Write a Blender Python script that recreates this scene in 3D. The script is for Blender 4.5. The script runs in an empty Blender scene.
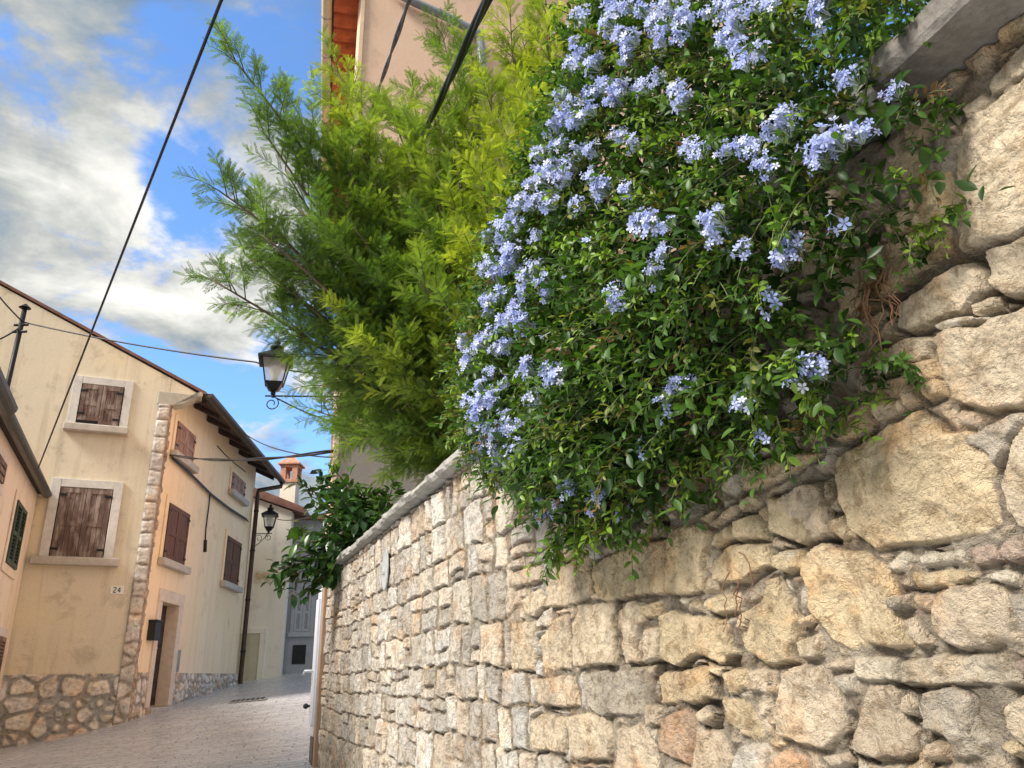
import bpy, math, random
import numpy as np
from math import sin, cos, radians, hypot, pi, atan2, sqrt
from mathutils import Vector, Matrix
random.seed(7); RNG = np.random.default_rng(7)
C = bpy.context.scene.collection
SC = bpy.context.scene

# ------------------------------------------------------------------ camera, sky, sun, exposure
F_PX, TILT, ROLL = 800.0, radians(20.0), radians(1.0)
EYE = np.array([0, 0, 1.55])
cam_d = bpy.data.cameras.new('camera'); cam = bpy.data.objects.new('camera', cam_d); C.objects.link(cam)
cam_d.sensor_width = 36; cam_d.lens = 36 * F_PX / 1024; cam_d.clip_start = .02; cam_d.clip_end = 3000
cam.matrix_world = Matrix.Translation(EYE.tolist()) @ Matrix.Rotation(pi / 2 + TILT, 4, 'X') @ Matrix.Rotation(-ROLL, 4, 'Z')
SC.camera = cam
SC.view_settings.view_transform = 'Standard'; SC.view_settings.look = 'None'
SC.view_settings.exposure = 1.95; SC.view_settings.gamma = 1.0; SC.view_settings.use_curve_mapping = False
SUN_AZ, SUN_EL = radians(-124), radians(42)
sd_ = bpy.data.lights.new('sun', 'SUN'); sd_.energy = 1.75; sd_.angle = radians(18); sd_.color = (1.0, .94, .86)
sun = bpy.data.objects.new('sun', sd_); C.objects.link(sun)
_sv = Vector((sin(SUN_AZ) * cos(SUN_EL), cos(SUN_AZ) * cos(SUN_EL), sin(SUN_EL)))
sun.rotation_euler = _sv.to_track_quat('Z', 'Y').to_euler()

def px_ray(u, v):
    x = u - 512; y = 384 - v
    x, y = x * cos(ROLL) + y * sin(ROLL), -x * sin(ROLL) + y * cos(ROLL)
    d = np.array([x, F_PX * cos(TILT) - y * sin(TILT), F_PX * sin(TILT) + y * cos(TILT)])
    return d / hypot(d[0], d[1])
def at_range(u, v, R): return EYE + px_ray(u, v) * R
def at_plane(u, v, p, n):
    d = px_ray(u, v); p = np.array(p)[:2]; n = np.array(n)[:2]
    return EYE + d * (((p - EYE[:2]) @ n) / (d[:2] @ n))

class NT:
    """tiny node helper"""
    def __init__(s, tree): s.t = tree; s.n = tree.nodes; s.l = tree.links
    def add(s, kind, **kw):
        nd = s.n.new(kind)
        for k, v in kw.items():
            if k.startswith('i_'):
                key = k[2:]; key = int(key) if key.isdigit() else key.replace('_', ' ')
                s.put(v, nd.inputs[key])
            else: setattr(nd, k, v)
        return nd
    def put(s, v, sock):
        if isinstance(v, bpy.types.NodeSocket): s.l.new(v, sock)
        elif isinstance(v, bpy.types.Node): s.l.new(v.outputs[0], sock)
        else:
            if sock.type == 'RGBA' and len(v) == 3: v = (*v, 1)
            sock.default_value = v
    def math(s, op, a, b=None, c=None, clamp=False):
        nd = s.add('ShaderNodeMath', operation=op, use_clamp=clamp); s.put(a, nd.inputs[0])
        if b is not None: s.put(b, nd.inputs[1])
        if c is not None: s.put(c, nd.inputs[2])
        return nd.outputs[0]
    def vmath(s, op, a, b=None):
        nd = s.add('ShaderNodeVectorMath', operation=op); s.put(a, nd.inputs[0])
        if b is not None: s.put(b, nd.inputs[1])
        return nd.outputs['Value'] if op in ('DOT_PRODUCT', 'LENGTH') else nd.outputs[0]
    def mix(s, f, a, b, mode='MIX'):
        nd = s.add('ShaderNodeMixRGB', blend_type=mode); s.put(f, nd.inputs[0]); s.put(a, nd.inputs[1]); s.put(b, nd.inputs[2])
        return nd.outputs[0]
    def noise(s, vec, scale, detail=4, rough=.55, dist=0, out='Fac'):
        nd = s.add('ShaderNodeTexNoise'); s.put(vec, nd.inputs['Vector']); nd.inputs['Scale'].default_value = scale
        nd.inputs['Detail'].default_value = detail; nd.inputs['Roughness'].default_value = rough; nd.inputs['Distortion'].default_value = dist
        return nd.outputs[out]
    def ramp(s, f, stops):
        nd = s.add('ShaderNodeValToRGB'); s.put(f, nd.inputs[0]); r = nd.color_ramp
        while len(r.elements) < len(stops): r.elements.new(.5)
        for e, (p, c) in zip(r.elements, stops):
            e.position = p; e.color = (*c, 1) if len(c) == 3 else c
        return nd.outputs[0]
    def rng(s, v, a, b, c=0, d=1, smooth=True):
        nd = s.add('ShaderNodeMapRange', interpolation_type='SMOOTHSTEP' if smooth else 'LINEAR')
        s.put(v, nd.inputs[0])
        for i, x in enumerate((a, b, c, d)): s.put(x, nd.inputs[i + 1])
        return nd.outputs[0]

W = bpy.data.worlds.new('World'); SC.world = W; W.use_nodes = True
def build_sky():
    W.node_tree.nodes.clear(); T = NT(W.node_tree)
    sky = T.add('ShaderNodeTexSky', sky_type='NISHITA', sun_disc=False); sky.sun_elevation = SUN_EL; sky.sun_rotation = SUN_AZ % (2 * pi)
    sky.air_density = 1.0; sky.dust_density = .4; sky.ozone_density = 2.5
    d = T.vmath('NORMALIZE', T.add('ShaderNodeTexCoord').outputs['Generated'])
    sep = T.add('ShaderNodeSeparateXYZ'); T.put(d, sep.inputs[0])
    zz = T.math('ADD', T.math('MAXIMUM', sep.outputs[2], 0.0), .22)
    pr = T.add('ShaderNodeCombineXYZ'); T.put(T.math('DIVIDE', sep.outputs[0], zz), pr.inputs[0]); T.put(T.math('DIVIDE', sep.outputs[1], zz), pr.inputs[1])
    p = pr.outputs[0]
    n1 = T.noise(T.vmath('ADD', p, (.35, .1, 0)), 2.7, 9, .56, .45); n2 = T.noise(T.vmath('ADD', p, (3.1, 1.7, .4)), 6.5, 8, .6, .3)
    n3 = T.noise(T.vmath('ADD', p, (7.7, 4.2, 2.0)), 3.6, 8, .6, .6)
    cov = T.math('ADD', n1, T.math('MULTIPLY', T.math('SUBTRACT', n2, .5), .52))
    def bump(u, v, w, amt):
        nonlocal cov
        q = px_ray(u, v); q = q / np.linalg.norm(q)
        dt = T.vmath('DOT_PRODUCT', d, tuple(q))
        cov = T.math('ADD', cov, T.rng(dt, cos(radians(w)), 1.0, 0, amt))
    # where cloud banks and gaps stand in this sky
    bump(90, 230, 15, .05); bump(205, 300, 5, .10); bump(110, 110, 12, .04); bump(10, 90, 5, -.10); bump(270, 60, 5, -.08); bump(60, -200, 20, .08); bump(215, 405, 4.5, -.17)
    bump(285, 430, 3.5, -.06); bump(225, 385, 2.2, .10); bump(195, 190, 5, -.12); bump(160, 60, 4, -.08); bump(285, 510, 4, .12); bump(155, 360, 2.2, -.14)
    behind = T.rng(T.vmath('DOT_PRODUCT', d, (-.25, -.80, .55)), .0, .75)  # unseen warm cloud deck added behind the camera as warm fill light
    cov = T.math('ADD', cov, T.math('MULTIPLY', behind, .30))
    cov = T.math('ADD', cov, .045); a = T.rng(cov, .46, .62)
    shade = T.math('ADD', T.math('MULTIPLY', n3, .62), T.math('MULTIPLY', n2, .42))
    q = px_ray(205, 300); q = q / np.linalg.norm(q)
    lit = T.rng(T.vmath('DOT_PRODUCT', d, tuple(q)), cos(radians(15)), cos(radians(1)), 0, .19)
    shade = T.math('ADD', shade, lit)
    ccol = T.ramp(shade, [(.40, (.095, .145, .21)), (.50, (.16, .205, .25)), (.60, (.30, .31, .30)), (.78, (.60, .59, .55))])
    bg = T.add('ShaderNodeBackground'); bg.inputs[1].default_value = .075; T.put(T.mix(1.0, sky.outputs[0], (.72, .92, 1.12), 'MULTIPLY'), bg.inputs[0])
    bc = T.add('ShaderNodeBackground'); bc.inputs[1].default_value = .50; T.put(T.mix(behind, ccol, T.mix(1, ccol, (2.3, 2.05, 1.72), 'MULTIPLY')), bc.inputs[0])
    mx = T.add('ShaderNodeMixShader'); T.put(a, mx.inputs[0]); T.put(bg, mx.inputs[1]); T.put(bc, mx.inputs[2])
    out = T.add('ShaderNodeOutputWorld'); T.put(mx, out.inputs[0])
build_sky()

# ------------------------------------------------------------------ object helpers
def tag(o, label=None, cat=None, group=None, kind=None):
    if label: o['label'] = label
    if cat: o['category'] = cat
    if group: o['group'] = group
    if kind: o['kind'] = kind
    return o
def empty(name, loc, label=None, cat=None, group=None):
    o = bpy.data.objects.new(name, None); C.objects.link(o); o.location = [float(x) for x in loc]; o.empty_display_size = .1
    o['_base'] = 1
    return tag(o, label, cat, group)
def link(name, me, mat, parent=None):
    o = bpy.data.objects.new(name, me); C.objects.link(o)
    if mat and not me.materials: me.materials.append(mat)
    if parent:
        o.parent = parent
        if parent.type == 'EMPTY': o.location = -Vector(parent.location)     # meshes are built in world space
    return o

class MB:
    def __init__(s): s.v = []; s.f = []
    def poly(s, pts, flip=False):
        k = len(s.v); s.v += [tuple(map(float, p)) for p in pts]; idx = list(range(k, k + len(pts)))
        s.f.append(idx[::-1] if flip else idx)
    def prism(s, pts, off):
        """closed solid: polygon pts swept by vector off"""
        n = len(pts); k = len(s.v); off = np.array(off, float)
        s.v += [tuple(map(float, p)) for p in pts]; s.v += [tuple(map(float, np.array(p, float) + off)) for p in pts]
        s.f.append(list(range(k, k + n))[::-1]); s.f.append(list(range(k + n, k + 2 * n)))
        for i in range(n):
            j = (i + 1) % n; s.f.append([k + i, k + j, k + n + j, k + n + i])
    def box(s, a, b):
        (x0, y0, z0), (x1, y1, z1) = a, b
        s.prism([(x0, y0, z0), (x1, y0, z0), (x1, y1, z0), (x0, y1, z0)], (0, 0, z1 - z0))
    def tube(s, path, r, n=8, caps=True):
        P = [np.array(p, float) for p in path]; m = len(P); R = r if isinstance(r, (list, tuple, np.ndarray)) else [r] * m
        k = len(s.v); prev = None
        for i in range(m):
            t = P[min(i + 1, m - 1)] - P[max(i - 1, 0)]; t /= (np.linalg.norm(t) + 1e-12)
            if prev is None:
                ref = np.array([0, 0, 1.]) if abs(t[2]) < .9 else np.array([1., 0, 0]); a = np.cross(t, ref)
            else: a = prev - t * (prev @ t)
            a /= (np.linalg.norm(a) + 1e-12); b = np.cross(t, a); prev = a
            for j in range(n):
                w = 2 * pi * j / n; s.v.append(tuple(P[i] + R[i] * (a * cos(w) + b * sin(w))))
        for i in range(m - 1):
            for j in range(n):
                j2 = (j + 1) % n; s.f.append([k + i * n + j, k + i * n + j2, k + (i + 1) * n + j2, k + (i + 1) * n + j])
        if caps:
            s.f.append([k + j for j in range(n)][::-1]); s.f.append([k + (m - 1) * n + j for j in range(n)])
    def lathe(s, c, prof, n=16, rot=0.0):
        """prof: list of (radius, height) about the vertical through c"""
        k = len(s.v); m = len(prof)
        for r, h in prof:
            for j in range(n):
                w = 2 * pi * j / n + rot; s.v.append((c[0] + r * cos(w), c[1] + r * sin(w), c[2] + h))
        for i in range(m - 1):
            for j in range(n):
                j2 = (j + 1) % n; s.f.append([k + i * n + j, k + i * n + j2, k + (i + 1) * n + j2, k + (i + 1) * n + j])
        s.f.append([k + j for j in range(n)][::-1]); s.f.append([k + (m - 1) * n + j for j in range(n)])
    def build(s, name, mat, parent=None, bevel=0, smooth=False):
        me = bpy.data.meshes.new(name); me.from_pydata(s.v, [], s.f); me.update()
        o = link(name, me, mat, parent)
        if smooth: me.polygons.foreach_set('use_smooth', [True] * len(me.polygons))
        if bevel:
            m = o.modifiers.new('bevel', 'BEVEL'); m.width = bevel; m.segments = 2; m.limit_method = 'ANGLE'; m.angle_limit = radians(40)
        return o

def np_mesh(name, V, Q, col=None, smooth=False):
    """V (n,3), Q (m,4) quads, col (n,3)"""
    me = bpy.data.meshes.new(name); n = len(V); m = len(Q)
    me.vertices.add(n); me.vertices.foreach_set('co', np.ascontiguousarray(V, np.float32).ravel())
    me.loops.add(m * 4); me.loops.foreach_set('vertex_index', np.ascontiguousarray(Q, np.int32).ravel())
    me.polygons.add(m); me.polygons.foreach_set('loop_start', np.arange(0, 4 * m, 4, dtype=np.int32))
    me.polygons.foreach_set('loop_total', np.full(m, 4, np.int32))
    if smooth: me.polygons.foreach_set('use_smooth', np.ones(m, bool))
    if col is not None:
        at = me.color_attributes.new('Col', 'FLOAT_COLOR', 'POINT')
        at.data.foreach_set('color', np.concatenate([col, np.ones((n, 1))], 1).astype(np.float32).ravel())
    me.update(); me.validate()
    return me

class Frame:
    """a vertical facade: origin, direction t along it, n out of it"""
    def __init__(s, o, az, out): # az: heading in degrees of increasing s; out: +1 when the outside is to the right of the heading
        a = radians(az); s.o = np.array(o[:2], float); s.t = np.array([sin(a), cos(a)]); s.n = out * np.array([cos(a), -sin(a)])
    def p(s, S, z, d=0.0):
        q = s.o + s.t * S + s.n * d; return (q[0], q[1], z)
    def px(s, u, v, d=0.0):
        q = at_plane(u, v, s.o + s.n * d, s.n); return float((q[:2] - s.o) @ s.t), float(q[2])
    def box(s, mb, s0, s1, z0, z1, d0, d1):
        mb.prism([s.p(s0, z0, d0), s.p(s1, z0, d0), s.p(s1, z0, d1), s.p(s0, z0, d1)], (0, 0, z1 - z0))
    def slab(s, mb, pts, d0, d1):
        """polygon of (s,z) points given thickness from d0 to d1"""
        off = s.n * (d1 - d0); mb.prism([s.p(a, z, d0) for a, z in pts], (off[0], off[1], 0))

# ------------------------------------------------------------------ numpy noise
def _h(ix, iy, seed):
    x = (ix.astype(np.int64) * 374761393 + iy.astype(np.int64) * 668265263 + seed * 1442695041) & 0x7fffffff
    x = ((x ^ (x >> 13)) * 1274126177) & 0x7fffffff
    return ((x ^ (x >> 16)) & 0xffff) / 65535.0
def vnoise(x, y, seed=0):
    ix = np.floor(x); iy = np.floor(y); fx = x - ix; fy = y - iy; fx = fx * fx * (3 - 2 * fx); fy = fy * fy * (3 - 2 * fy)
    a = _h(ix, iy, seed); b = _h(ix + 1, iy, seed); c = _h(ix, iy + 1, seed); d = _h(ix + 1, iy + 1, seed)
    return (a * (1 - fx) + b * fx) * (1 - fy) + (c * (1 - fx) + d * fx) * fy - .5
def fbm(x, y, seed=0, o=4, g=.5):
    r = 0; a = 1.0
    for i in range(o): r = r + a * vnoise(x * 2 ** i, y * 2 ** i, seed + i * 17); a *= g
    return r
def ridge(x, y, seed=0, o=4):
    r = 0; a = 1.0
    for i in range(o): r = r + a * (1 - 4 * np.abs(vnoise(x * 2 ** i, y * 2 ** i, seed + i * 31))); a *= .5
    return r / 2

# ------------------------------------------------------------------ materials
MATS = {}
def mat_new(name):
    m = bpy.data.materials.new(name); m.use_nodes = True; m.node_tree.nodes.clear(); T = NT(m.node_tree)
    b = T.add('ShaderNodeBsdfPrincipled'); o = T.add('ShaderNodeOutputMaterial'); T.put(b, o.inputs[0]); MATS[name] = m
    return m, T, b, o
def bump_to(T, b, h, strength=.4, dist=.01):
    bp = T.add('ShaderNodeBump'); bp.inputs['Strength'].default_value = strength; bp.inputs['Distance'].default_value = dist
    T.put(h, bp.inputs['Height']); T.put(bp, b.inputs['Normal'])
def simple(name, col, rough=.6, metal=0, var=.25, scale=6, bump=.15, stretch=(1, 1, 1), spec=.4):
    m, T, b, o = mat_new(name)
    co = T.add('ShaderNodeTexCoord').outputs['Object']; v = T.vmath('MULTIPLY', co, stretch)
    n = T.noise(v, scale, 6, .6); n2 = T.noise(v, scale * 7, 4, .6)
    f = T.math('ADD', T.math('MULTIPLY', n, .65), T.math('MULTIPLY', n2, .35))
    c1 = tuple(x * (1 - var) for x in col); c2 = tuple(min(1, x * (1 + var)) for x in col)
    T.put(T.ramp(f, [(.3, c1), (.7, c2)]), b.inputs['Base Color'])
    b.inputs['Roughness'].default_value = rough; b.inputs['Metallic'].default_value = metal; b.inputs['Specular IOR Level'].default_value = spec
    if bump: bump_to(T, b, f, bump, .01)
    return m
def plaster(name, base, dark, yellow, bumpd=.006):
    m, T, b, o = mat_new(name)
    co = T.add('ShaderNodeTexCoord').outputs['Object']
    big = T.noise(co, .55, 6, .6, .4); streak = T.noise(T.vmath('MULTIPLY', co, (3.2, 3.2, .22)), 1.6, 6, .62, .2)
    blot = T.noise(co, 2.3, 8, .68, .3); fine = T.noise(co, 34, 5, .65)
    c = T.mix(T.rng(big, .38, .66), base, yellow)
    c = T.mix(T.math('MULTIPLY', T.rng(streak, .48, .70), .55), c, dark)
    c = T.mix(T.math('MULTIPLY', T.rng(blot, .53, .68), .5), c, tuple(x * .86 for x in dark))
    c = T.mix(T.math('MULTIPLY', T.rng(blot, .30, .44, 1, 0), .25), c, tuple(min(1, x * 1.16) for x in base))
    c = T.mix(.10, c, T.ramp(fine, [(.3, (.3, .27, .22)), (.7, (1, .98, .95))]), 'OVERLAY')
    T.put(c, b.inputs['Base Color']); b.inputs['Roughness'].default_value = .92; b.inputs['Specular IOR Level'].default_value = .15
    h = T.math('ADD', T.math('MULTIPLY', fine, .35), T.math('ADD', T.math('MULTIPLY', blot, .7), big))
    bump_to(T, b, h, .5, bumpd * 3)
    return m
def wood(name, col, worn, amount=.5, rough=.75):
    m, T, b, o = mat_new(name)
    co = T.add('ShaderNodeTexCoord').outputs['Object']
    g = T.noise(T.vmath('MULTIPLY', co, (9, 9, .55)), 3.2, 7, .65, .3); w = T.noise(T.vmath('MULTIPLY', co, (2.5, 2.5, .9)), 2.2, 8, .7, .4)
    c = T.ramp(g, [(.3, tuple(x * .6 for x in col)), (.7, tuple(x * 1.3 for x in col))])
    k = T.math('MULTIPLY', T.rng(w, .62 - .25 * amount, .80 - .2 * amount), T.rng(g, .35, .6, .3, 1.0))
    T.put(T.mix(k, c, worn), b.inputs['Base Color']); b.inputs['Roughness'].default_value = rough
    bump_to(T, b, T.math('ADD', g, w), .5, .006)
    return m
def stone_mat(name, bump=.6, gritd=.006, scale=1.0):
    """colour per stone comes from the mesh; grain, stains, pits and chisel facets from noise"""
    m, T, b, o = mat_new(name)
    co = T.vmath('MULTIPLY', T.add('ShaderNodeTexCoord').outputs['Object'], (scale,) * 3); at = T.add('ShaderNodeVertexColor', layer_name='Col').outputs[0]
    n1 = T.noise(co, 5, 7, .65, .4); n2 = T.noise(co, 26, 7, .7, .2); n3 = T.noise(co, 120, 4, .7)
    ch = T.add('ShaderNodeTexVoronoi', feature='F1'); T.put(T.vmath('ADD', T.vmath('MULTIPLY', co, (1, 1, .8)), T.vmath('MULTIPLY', T.noise(co, 14, 3, .5, out='Color'), (.10,) * 3)), ch.inputs['Vector']); ch.inputs['Scale'].default_value = 24
    c = T.mix(T.math('MULTIPLY', T.rng(n1, .48, .66), .55), at, T.mix(1, at, (1.12, .80, .52), 'MULTIPLY'))
    c = T.mix(T.math('MULTIPLY', T.rng(n2, .50, .62), .72), c, T.mix(1, at, (.50, .43, .36), 'MULTIPLY'))
    c = T.mix(T.math('MULTIPLY', T.rng(n2, .32, .47, 1, 0), .6), c, T.mix(1, at, (1.32, 1.34, 1.38), 'MULTIPLY'))
    c = T.mix(T.math('MULTIPLY', T.rng(n3, .54, .68), .5), c, T.mix(1, at, (.5, .45, .4), 'MULTIPLY'))
    T.put(c, b.inputs['Base Color']); b.inputs['Roughness'].default_value = .82; b.inputs['Specular IOR Level'].default_value = .25
    h = T.math('ADD', T.math('MULTIPLY', n2, 1.1), T.math('ADD', T.math('MULTIPLY', n3, .28), T.math('ADD', T.math('MULTIPLY', n1, .9), T.math('MULTIPLY', ch.outputs['Distance'], .45))))
    q = T.math('MULTIPLY', T.noise(T.vmath('MULTIPLY', co, (1, 1, 1.5)), 11, 5, .6, .3), 8); f = T.math('FRACT', q)
    h = T.math('ADD', h, T.math('MULTIPLY', T.math('ADD', T.math('FLOOR', q), T.rng(f, .75, 1.0)), .10))
    bump_to(T, b, h, bump, gritd * 4)
    return m
def leaf_mat(name, trans=.35, rough=.45, tint=(1.25, 1.35, .5)):
    m, T, b, o = mat_new(name)
    at = T.add('ShaderNodeVertexColor', layer_name='Col').outputs[0]
    n = T.noise(T.add('ShaderNodeTexCoord').outputs['Object'], 60, 3, .5)
    c = T.mix(T.rng(n, .35, .65, 0, .3), at, T.mix(1, at, (.7, .75, .7), 'MULTIPLY'))
    T.put(c, b.inputs['Base Color']); b.inputs['Roughness'].default_value = rough; b.inputs['Specular IOR Level'].default_value = .35
    tr = T.add('ShaderNodeBsdfTranslucent'); T.put(T.mix(1, c, tint, 'MULTIPLY'), tr.inputs[0])
    mx = T.add('ShaderNodeMixShader'); mx.inputs[0].default_value = trans; T.put(b, mx.inputs[1]); T.put(tr, mx.inputs[2]); T.put(mx, o.inputs[0])
    return m

M_stone = stone_mat('rubble stone', 1.0, .011)
M_cope = simple('coping limestone', (.31, .30, .275), .9, 0, .55, 9, 1.0)
M_cope_dark = simple('dark coping limestone', (.19, .17, .15), .92, 0, .5, 11, 1.0)  # darker tone for the coping slabs nearest the camera
M_plast_front = plaster('cream plaster', (.68, .61, .48), (.43, .37, .28), (.74, .64, .45))
M_plast_side = plaster('yellow plaster', (.86, .67, .43), (.70, .54, .38), (.88, .71, .49))
M_plast_left = plaster('apricot plaster', (.76, .66, .53), (.58, .50, .41), (.74, .65, .54))
M_plast_pale = plaster('pale cream plaster', (.86, .82, .73), (.66, .63, .56), (.86, .80, .68))
M_plast_grey = plaster('grey blue plaster', (.37, .39, .44), (.27, .29, .33), (.40, .42, .46))
M_plast_pink = plaster('salmon plaster', (.74, .50, .37), (.62, .43, .33), (.76, .53, .40), .003)
M_trim = simple('window limestone', (.60, .58, .55), .85, 0, .22, 7, .35)
M_sill = simple('sill limestone', (.46, .42, .37), .85, 0, .28, 6, .4)
M_shut_front = wood('peeling brown paint', (.115, .062, .045), (.33, .27, .23), .85)
M_shut_low = wood('worn brown paint', (.12, .072, .055), (.36, .29, .25), .8)
M_shut_side = wood('red brown paint', (.125, .058, .032), (.20, .11, .07), .4)
M_shut_pale = wood('faded red paint', (.30, .16, .11), (.46, .34, .28), .7)
M_door = wood('dark door wood', (.040, .022, .018), (.07, .04, .03), .2)
M_eave = wood('dark eave timber', (.036, .024, .018), (.06, .045, .035), .3)
M_green = simple('dark green paint', (.035, .065, .045), .5, 0, .25, 9, .1)
M_iron = simple('black iron', (.018, .018, .019), .5, .5, .3, 20, .1)
M_cable = simple('black rubber', (.012, .012, .014), .45, 0, .2, 20, 0)
M_gutter = simple('weathered brown gutter', (.070, .048, .034), .45, .6, .4, 6, .1)
M_gutter_grey = simple('dark grey gutter', (.075, .085, .085), .4, .6, .35, 6, .1)
M_gutter_cream = simple('cream gutter', (.62, .52, .34), .5, 0, .15, 6, .05)
M_pipe_grey = simple('grey pvc pipe', (.23, .26, .30), .4, 0, .15, 8, 0)
M_tile = simple('terracotta tile', (.52, .13, .045), .8, 0, .45, 7, .3)
M_tile_old = simple('old roof tile', (.18, .09, .065), .85, 0, .4, 5, .3)
M_fascia = simple('cream fascia paint', (.70, .52, .36), .7, 0, .15, 6, .1)
M_white = simple('white gate paint', (.66, .70, .78), .4, 0, .08, 8, .05)
M_post = simple('brown post', (.36, .24, .16), .75, 0, .3, 9, .2, (1, 1, .2))
M_grey_shut = simple('blue grey paint', (.42, .45, .50), .55, 0, .1, 8, .1)
M_black = simple('black grille', (.02, .022, .025), .6, 0, .2, 9, .1)
M_brickcap = simple('chimney brick', (.46, .23, .15), .85, 0, .4, 9, .35)
M_white_plaster = plaster('white chimney plaster', (.70, .66, .58), (.5, .45, .4), (.70, .62, .5))
M_sign = simple('white enamel', (.78, .76, .70), .35, 0, .08, 9, 0)
M_ink = simple('number ink', (.05, .05, .06), .5, 0, .1, 9, 0)
M_relief = simple('carved pale stone', (.62, .46, .30), .85, 0, .3, 9, .4)
M_mail = simple('anthracite metal', (.035, .04, .042), .35, .6, .15, 9, 0)
M_zinc = simple('galvanised metal', (.42, .42, .40), .45, .8, .25, 8, .1)
M_soil = simple('garden soil', (.09, .06, .04), .95, 0, .4, 4, .6)
M_disc = simple('weathered cement disc', (.34, .36, .36), .85, 0, .3, 14, .4)
M_root = simple('dry root', (.16, .085, .045), .9, 0, .4, 12, .2)
M_bark = simple('grey brown bark', (.13, .09, .06), .9, 0, .4, 14, .5, (1, 1, .3))
M_stem = simple('green stem', (.085, .10, .035), .7, 0, .3, 14, .1)
M_acacia = leaf_mat('feathery leaf', .48, .5)
M_plumb = leaf_mat('small oval leaf', .32, .42)
M_bay = leaf_mat('glossy leaf', .22, .28)
M_petal = leaf_mat('pale blue petal', .35, .6, (1.0, 1.0, 1.0))
def glass_mat():
    m, T, b, o = mat_new('frosted lamp glass')
    b.inputs['Base Color'].default_value = (.72, .74, .72, 1); b.inputs['Roughness'].default_value = .4
    tr = T.add('ShaderNodeBsdfTranslucent'); tr.inputs[0].default_value = (.85, .86, .83, 1)
    tp = T.add('ShaderNodeBsdfTransparent')
    m1 = T.add('ShaderNodeMixShader'); m1.inputs[0].default_value = .6; T.put(b, m1.inputs[1]); T.put(tr, m1.inputs[2])
    m2 = T.add('ShaderNodeMixShader'); m2.inputs[0].default_value = .55; T.put(m1, m2.inputs[1]); T.put(tp, m2.inputs[2]); T.put(m2, o.inputs[0])
    return m
M_glass = glass_mat()
def paving_mat():
    m, T, b, o = mat_new('worn limestone setts')
    co = T.add('ShaderNodeTexCoord').outputs['Object']
    mp = T.add('ShaderNodeMapping'); T.put(co, mp.inputs[0]); mp.inputs['Rotation'].default_value = (0, 0, radians(-12))
    v = T.vmath('ADD', mp, T.vmath('MULTIPLY', T.noise(co, 3.0, 3, .5, out='Color'), (.10, .10, 0)))
    br = T.add('ShaderNodeTexBrick'); T.put(v, br.inputs['Vector']); br.offset = .5; br.squash = 1.25; br.squash_frequency = 3
    br.inputs['Scale'].default_value = 1; br.inputs['Brick Width'].default_value = .36; br.inputs['Row Height'].default_value = .125
    br.inputs['Mortar Size'].default_value = .008; br.inputs['Mortar Smooth'].default_value = .5; br.inputs['Bias'].default_value = -.1
    br.inputs['Color1'].default_value = (.58, .61, .66, 1); br.inputs['Color2'].default_value = (.43, .46, .51, 1); br.inputs['Mortar'].default_value = (.30, .305, .32, 1)
    n = T.noise(co, 1.3, 6, .6); n2 = T.noise(T.vmath('MULTIPLY', mp, (.45, 1, 1)), 20, 5, .65)
    c = T.mix(T.math('MULTIPLY', T.rng(n, .4, .65), .45), br.outputs['Color'], T.mix(1, br.outputs['Color'], (1.03, .99, .93), 'MULTIPLY'))
    c = T.mix(T.math('MULTIPLY', T.rng(n2, .52, .7), .5), c, T.mix(1, c, (.6, .58, .56), 'MULTIPLY'))
    T.put(c, b.inputs['Base Color']); T.put(T.rng(n2, .3, .7, .18, .40), b.inputs['Roughness']); b.inputs['Specular IOR Level'].default_value = .6
    bump_to(T, b, T.math('ADD', T.math('MULTIPLY', br.outputs['Fac'], -1.0), T.math('MULTIPLY', n2, .5)), .8, .015)
    return m
M_paving = paving_mat()

# ------------------------------------------------------------------ terrain
GP = np.array([(0, 0, 0), (2, -2, -.08), (-4, 0, -.06), (-8, 0, -.05), (0, -6, -.3), (-1.83, 8.03, .78), (0.4, 2.2, .2), (-.6, 4.6, .47), (-6.19, 13.66, .955), (-7.7, 13.0, .64), (-7.0, 13.3, .76),
               (-6.67, 20.36, 1.46), (-5.64, 20.75, 1.60), (-4.98, 20.92, 1.70), (-2.6, 14, 1.25), (-9, 8, .55), (-6, 5, .30), (-3.2, 21.5, 1.8), (-5, 26, 1.95), (3, 14, 1.4), (-14, 14, .7), (-12, 24, 1.5), (4, 26, 2)], float)
def _rbf():
    A = np.linalg.norm(GP[:, None, :2] - GP[None, :, :2], axis=2); A = np.sqrt(A * A + 1.5)
    n = len(GP); P = np.c_[np.ones(n), GP[:, :2]]; K = np.block([[A, P], [P.T, np.zeros((3, 3))]])
    return np.linalg.solve(K, np.r_[GP[:, 2], 0, 0, 0])
_w = _rbf()
def ground(x, y):
    x = np.asarray(x, float); y = np.asarray(y, float)
    d = np.sqrt((x[..., None] - GP[:, 0]) ** 2 + (y[..., None] - GP[:, 1]) ** 2 + 1.5)
    return d @ _w[:len(GP)] + _w[-3] + _w[-2] * x + _w[-1] * y
def grid_mesh(name, X, Y, Z):
    r, c = X.shape; V = np.stack([X, Y, Z], -1).reshape(-1, 3); i = np.arange(r * c).reshape(r, c)
    Q = np.stack([i[:-1, :-1], i[:-1, 1:], i[1:, 1:], i[1:, :-1]], -1).reshape(-1, 4)
    return np_mesh(name, V, Q, smooth=True)
gx, gy = np.meshgrid(np.linspace(-12, 4, 110), np.linspace(-6, 26, 220))
gz = ground(gx, gy) + .02 * fbm(gx * .9, gy * .9, 3, 3)
tag(link('street', grid_mesh('street', gx, gy, gz), M_paving), kind='structure')
hx, hy = np.meshgrid(np.linspace(-400, 400, 41), np.linspace(-200, 600, 41))
hz = np.where((hx > -21) & (hx < 21) & (hy > -21) & (hy < 41), -3.0, -.8 + 0 * hx)
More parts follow.
